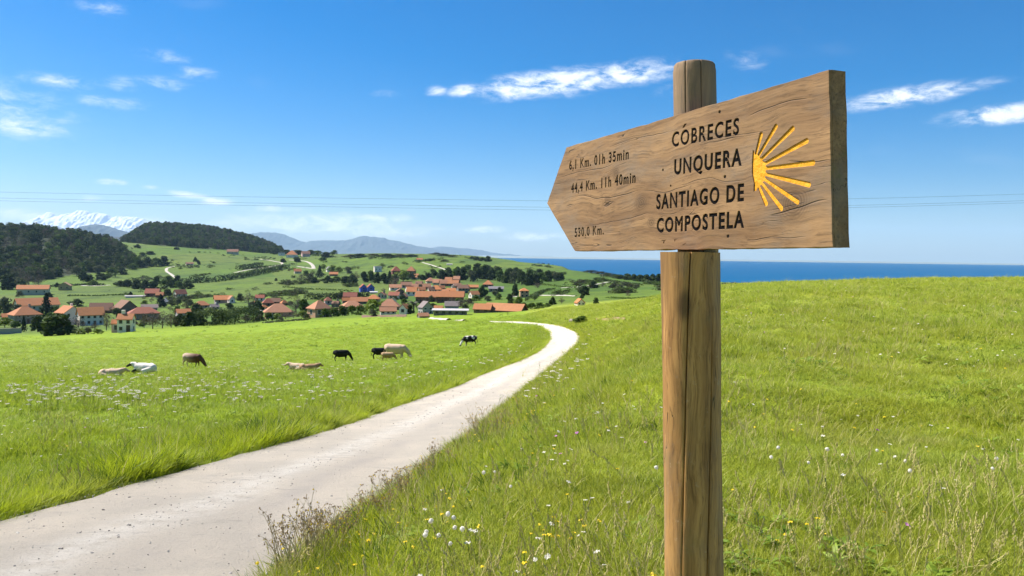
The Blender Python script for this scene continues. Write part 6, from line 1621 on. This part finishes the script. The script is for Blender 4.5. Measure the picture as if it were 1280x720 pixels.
def cow_segments(pose, yaw=0.0):
    S = []
    if pose == 'lie':
        S += [((-.72, 0, .42), (-.1, 0, .44), .34, .40), ((-.1, 0, .44), (.5, 0, .50), .40, .33), ((-.8, .08, .52), (-.6, -.05, .58), .24, .26), ((.5, 0, .55), (.80, 0, .68), .29, .22)]
        hx, hz, ny = .98, .74, .10
        S += [((.78, 0, .68), (hx, ny, hz), .22, .16), ((hx, ny, hz), (hx + .32, ny * 2.2, hz - .18), .13, .085)]
        S += [((hx - .02, ny + .08, hz + .06), (hx - .08, ny + .27, hz + .05), .055, .03), ((hx - .02, ny - .08, hz + .06), (hx - .08, ny - .27, hz + .05), .055, .03)]
        for sd_ in (-1, 1):
            S += [((.5, sd_ * .2, .35), (.86, sd_ * .25, .14), .14, .075), ((.86, sd_ * .25, .14), (.55, sd_ * .32, .06), .075, .055)]
            S += [((-.62, sd_ * .25, .34), (-.12, sd_ * .45, .26), .22, .11), ((-.12, sd_ * .45, .26), (-.5, sd_ * .50, .08), .10, .06), ((-.5, sd_ * .5, .08), (-.15, sd_ * .5, .05), .06, .05)]
        S += [((-1.02, 0, .55), (-1.12, .15, .15), .045, .035)]
        return S
    S += [((-.76, 0, 1.06), (-.25, 0, .98), .32, .40), ((-.25, 0, .98), (.35, 0, .98), .40, .39), ((.35, 0, .98), (.66, 0, 1.04), .39, .30), ((-.86, 0, 1.12), (-.62, 0, 1.22), .23, .20), ((-.3, 0, .78), (.45, 0, .78), .32, .30)]
    if pose == 'graze': n1, hd, mz = (1.02, .03, .78), (1.24, .08, .42), (1.42, .12, .12)
    elif pose == 'low': n1, hd, mz = (.98, .10, .72), (1.14, .28, .36), (1.22, .40, .08)
    else: n1, hd, mz = (.98, .02, 1.16), (1.20, .10, 1.26), (1.50, .20, 1.10)
    S += [((.66, 0, 1.0), n1, .29, .21), (n1, hd, .20, .15), (hd, mz, .145, .10)]
    for sd_ in (-1, 1):
        S += [(hd, (hd[0] - .10, hd[1] + sd_ * .24, hd[2] + .07), .06, .03)]
        S += [((.50, sd_ * .19, .86), (.52, sd_ * .19, .46), .145, .072), ((.52, sd_ * .19, .46), (.50 + sd_ * .05, sd_ * .19, .10), .066, .048), ((.50 + sd_ * .05, sd_ * .19, .10), (.55 + sd_ * .05, sd_ * .19, .045), .055, .058)]
        fx = sd_ * .07
        S += [((-.74, sd_ * .19, 1.0), (-.62 + fx, sd_ * .21, .74), .22, .145), ((-.62 + fx, sd_ * .21, .74), (-.86 + fx, sd_ * .20, .47), .13, .068), ((-.86 + fx, sd_ * .2, .47), (-.80 + fx, sd_ * .2, .10), .062, .048), ((-.80 + fx, sd_ * .2, .10), (-.75 + fx, sd_ * .2, .045), .055, .058)]
    S += [((-1.02, 0, 1.22), (-1.10, .02, .80), .045, .028), ((-1.10, .02, .80), (-1.08, .03, .46), .028, .05), ((-.45, 0, .74), (-.55, 0, .68), .12, .11)]
    return S
def cow(px, py, length_px, heading, pose, ct, label, name='cow', group='cattle in the pasture'):
    me_ = capsules(cow_segments(pose)); o = link(name, me_)
    md = o.modifiers.new('skin', 'REMESH'); md.mode = 'VOXEL'; md.voxel_size = 0.036
    sm_ = o.modifiers.new('soft', 'SMOOTH'); sm_.factor = 0.5; sm_.iterations = 4
    dg = bpy.context.evaluated_depsgraph_get()
    nm = bpy.data.meshes.new_from_object(o.evaluated_get(dg)); o.modifiers.clear(); o.data = nm
    nm.materials.clear(); nm.materials.append(COAT[ct]); nm.polygons.foreach_set('use_smooth', [True] * len(nm.polygons))
    p = hit(px, py)
    full = 2.35
    sc = 1.1 * length_px * p[1] / F_PX / (full * max(0.45, abs(math.cos(R(heading)))))
    o.location = (p[0], p[1], p[2] + (0.10 if pose == 'lie' else 0.02)); o.scale = (sc, sc, sc); o.rotation_euler = (0, 0, R(heading))
    tag(o, label, 'cow', group)
    return o
cow(140, 475, 31, 12, 'lie', 'cream', 'cream cow lying in the grass, leftmost of the herd')
cow(180, 468, 33, 176, 'lie', 'white', 'white and black cow lying in the grass facing the road')
cow(241, 460.5, 27, -14, 'graze', 'fawn', 'pale cow with dark brown head grazing alone')
cow(371, 464, 25, 172, 'lie', 'cream', 'cream calf in the close pair of resting calves')
cow(387, 466, 26, 14, 'lie', 'tan', 'tan calf in the close pair of resting calves')
cow(427, 452, 19, 30, 'graze', 'black', 'black cow standing alone with its shadow beside it')
cow(475, 448, 20, 22, 'graze', 'black', 'black cow partly behind the large cream cow')
cow(495, 449, 30, -6, 'graze', 'cream', 'large cream cow grazing')
cow(485, 451.5, 17, 8, 'graze', 'tan', 'small tan calf beside the large cream cow')
cow(587, 433, 18, 205, 'graze', 'pied', 'black and white cow near the road bend')

# ------------------------------------------------------------------ dry flowering weeds on the near road verge
M_DRY = leaf_mat('dry_weed_stem', (0.42, 0.33, 0.17), (0.58, 0.47, 0.26), 0.15)
M_SEED = leaf_mat('dry_seed_head', (0.26, 0.17, 0.09), (0.50, 0.36, 0.19), 0.1)
def weed(px, py, h_px, seed, label, group, yellow=0.2, spread=0.5):
    r = random.Random(seed); p = hit(px, py); hm = h_px * p[1] / F_PX
    o = empty('roadside_weed', tuple(p), r.uniform(0, 6.28)); tag(o, label, 'weed', group)
    st = MB(); sd_ = MB(); yf = MB()
    for k in range(r.randint(7, 10) if h_px > 40 else r.randint(4, 6)):
        a = r.uniform(0, 6.28); q = r.uniform(0.1, spread) * hm; H_ = hm * r.uniform(0.6, 1.05)
        tip = Vector((q * math.cos(a), q * math.sin(a), H_)); base = Vector((r.uniform(-.03, .03), r.uniform(-.03, .03), -0.02)); mid = base.lerp(tip, 0.55) + Vector((r.uniform(-.03, .03), r.uniform(-.03, .03), 0.02))
        st.tube([base, mid, tip], [0.0028, 0.0022, 0.0012], 4, False)
        for j in range(r.randint(5, 8)):
            f = r.uniform(0.45, 0.98); s0 = mid.lerp(tip, (f - .45) / .55); b = s0 + Vector((r.uniform(-1, 1), r.uniform(-1, 1), r.uniform(0.4, 1.3))) * (0.11 * hm)
            st.tube([s0, s0.lerp(b, 0.5) + Vector((0, 0, 0.004)), b], [0.0013, 0.0011, 0.0009], 3, False)
            for i in range(r.randint(1, 3)):
                c = b + Vector((r.uniform(-1, 1), r.uniform(-1, 1), r.uniform(-.5, 1))) * 0.012; z = r.uniform(0.0032, 0.0065)
                (yf if r.random() < yellow else sd_).add([c + Vector((z, 0, 0)), c + Vector((0, z, 0)), c - Vector((z, 0, 0)), c - Vector((0, z, 0)), c + Vector((0, 0, z * 1.4)), c - Vector((0, 0, z))],
                                                         [(0, 1, 4), (1, 2, 4), (2, 3, 4), (3, 0, 4), (1, 0, 5), (2, 1, 5), (3, 2, 5), (0, 3, 5)])
        for j in range(4):
            f = r.uniform(0.1, 0.6); s0 = base.lerp(mid, f); d = Vector((r.uniform(-1, 1), r.uniform(-1, 1), 0.4)).normalized() * r.uniform(.03, .06); w_ = d.cross(Vector((0, 0, 1))).normalized() * 0.006
            st.add([s0 - w_, s0 + w_, s0 + d * 1.0 + Vector((0, 0, -.01))], [(0, 1, 2)])
    st.build('stem', M_DRY, o); sd_.build('seed_head', M_SEED, o)
    if yf.v: yf.build('flower_head', M_YELLOW, o)
weed(352, 722, 92, 1, 'tall dry brown weed at the bottom edge where verge meets road', None, 0.12, 0.55)
weed(374, 718, 82, 2, 'dry brown weed right behind the tallest one at the bottom edge', None, 0.15)
weed(390, 712, 92, 3, 'tall dry weed with yellow buds beside the pale road', None, 0.22)
weed(606, 558, 52, 8, 'tall pale dry weed leaning over the road midway along the verge', None, 0.1, 0.65)
weed(622, 551, 42, 9, 'bushy dry weed with yellow flowers right of the leaning pale weed', None, 0.35)
GRP = 'small dry weeds along the near verge'
for k, (x, y, h) in enumerate(sorted([(362, 716, 58), (382, 700, 52), (400, 690, 56), (454, 660, 38), (481, 650, 34), (505, 628, 36), (534, 604, 30), (585, 566, 30), (598, 552, 34), (632, 538, 26), (408, 700, 48), (424, 690, 44), (440, 672, 36), (470, 655, 30), (488, 642, 52), (497, 636, 40), (512, 625, 30), (528, 610, 30), (543, 596, 34), (560, 588, 22), (650, 520, 22), (672, 497, 18), (690, 478, 14), (716, 448, 10), (704, 462, 12)], key=lambda q: -q[1])):
    weed(x, y, h * 1.2, 20 + k, 'small dry brown weed along the near road verge, %s from the bottom edge' % ORD[k], GRP, 0.12 + 0.1 * (k % 3), 0.45)

# ------------------------------------------------------------------ stones and power lines
M_STONE = flat('verge_stone', (0.30, 0.25, 0.20), 0.9, 0.25, 6)
def stone(px, py, w, h, label):
    p = hit(px, py); m = p[1] / F_PX; bm = bmesh.new(); bmesh.ops.create_icosphere(bm, subdivisions=2, radius=0.5)
    r = random.Random(px)
    for v in bm.verts: v.co *= r.uniform(0.82, 1.1); v.co.z = max(v.co.z, -0.3)
    me_ = bpy.data.meshes.new('stone'); bm.to_mesh(me_); bm.free(); me_.materials.append(M_STONE)
    o = link('stone', me_); o.location = (p[0], p[1], p[2] + 0.25 * h * m); o.scale = (w * m, w * m * 0.8, h * m); tag(o, label, 'stone')
stone(655, 446.5, 7, 5, 'small grey stone at the far edge of the road before the bend')
stone(715, 402, 10, 5, 'pale rock in the grass above the road bend')
T(727, 404, 22, 10, 'green', 'low green bush above the road bend', cat='shrub', name='shrub', zmin=20)
M_WIRE = flat('wire', (0.06, 0.065, 0.075), 0.5, 0.1, 5)
for k, (lab, pts) in enumerate([('topmost of the three thin power lines across the sky', [(-700, 218), (-300, 231), (0, 240), (340, 246.5), (680, 251), (900, 251), (1060, 248.5), (1280, 242.5), (1600, 228), (1900, 208)]),
                                ('middle of the three thin power lines across the sky', [(-700, 226), (-300, 239), (0, 247.5), (340, 254), (680, 259), (900, 259.5), (1060, 256.8), (1280, 250.8), (1600, 237), (1900, 217)]),
                                ('lowest of the three thin power lines across the sky', [(-700, 230), (-300, 242.5), (0, 251), (340, 257.3), (680, 262.5), (900, 262.5), (1060, 259.5), (1280, 253.5), (1600, 240), (1900, 220)])]):
    P_ = np.array([at_y(np.array(float(x)), np.array(float(y)), 120.0 + 1.2 * k) for x, y in pts]); P_ = _resample(P_, 60)
    mb = MB(); mb.tube([tuple(q_) for q_ in P_], 0.014, 5); o = mb.build('power_line', M_WIRE); tag(o, lab, 'power line', 'power lines')

for _a in SCATTERS: make_scatter(*_a)
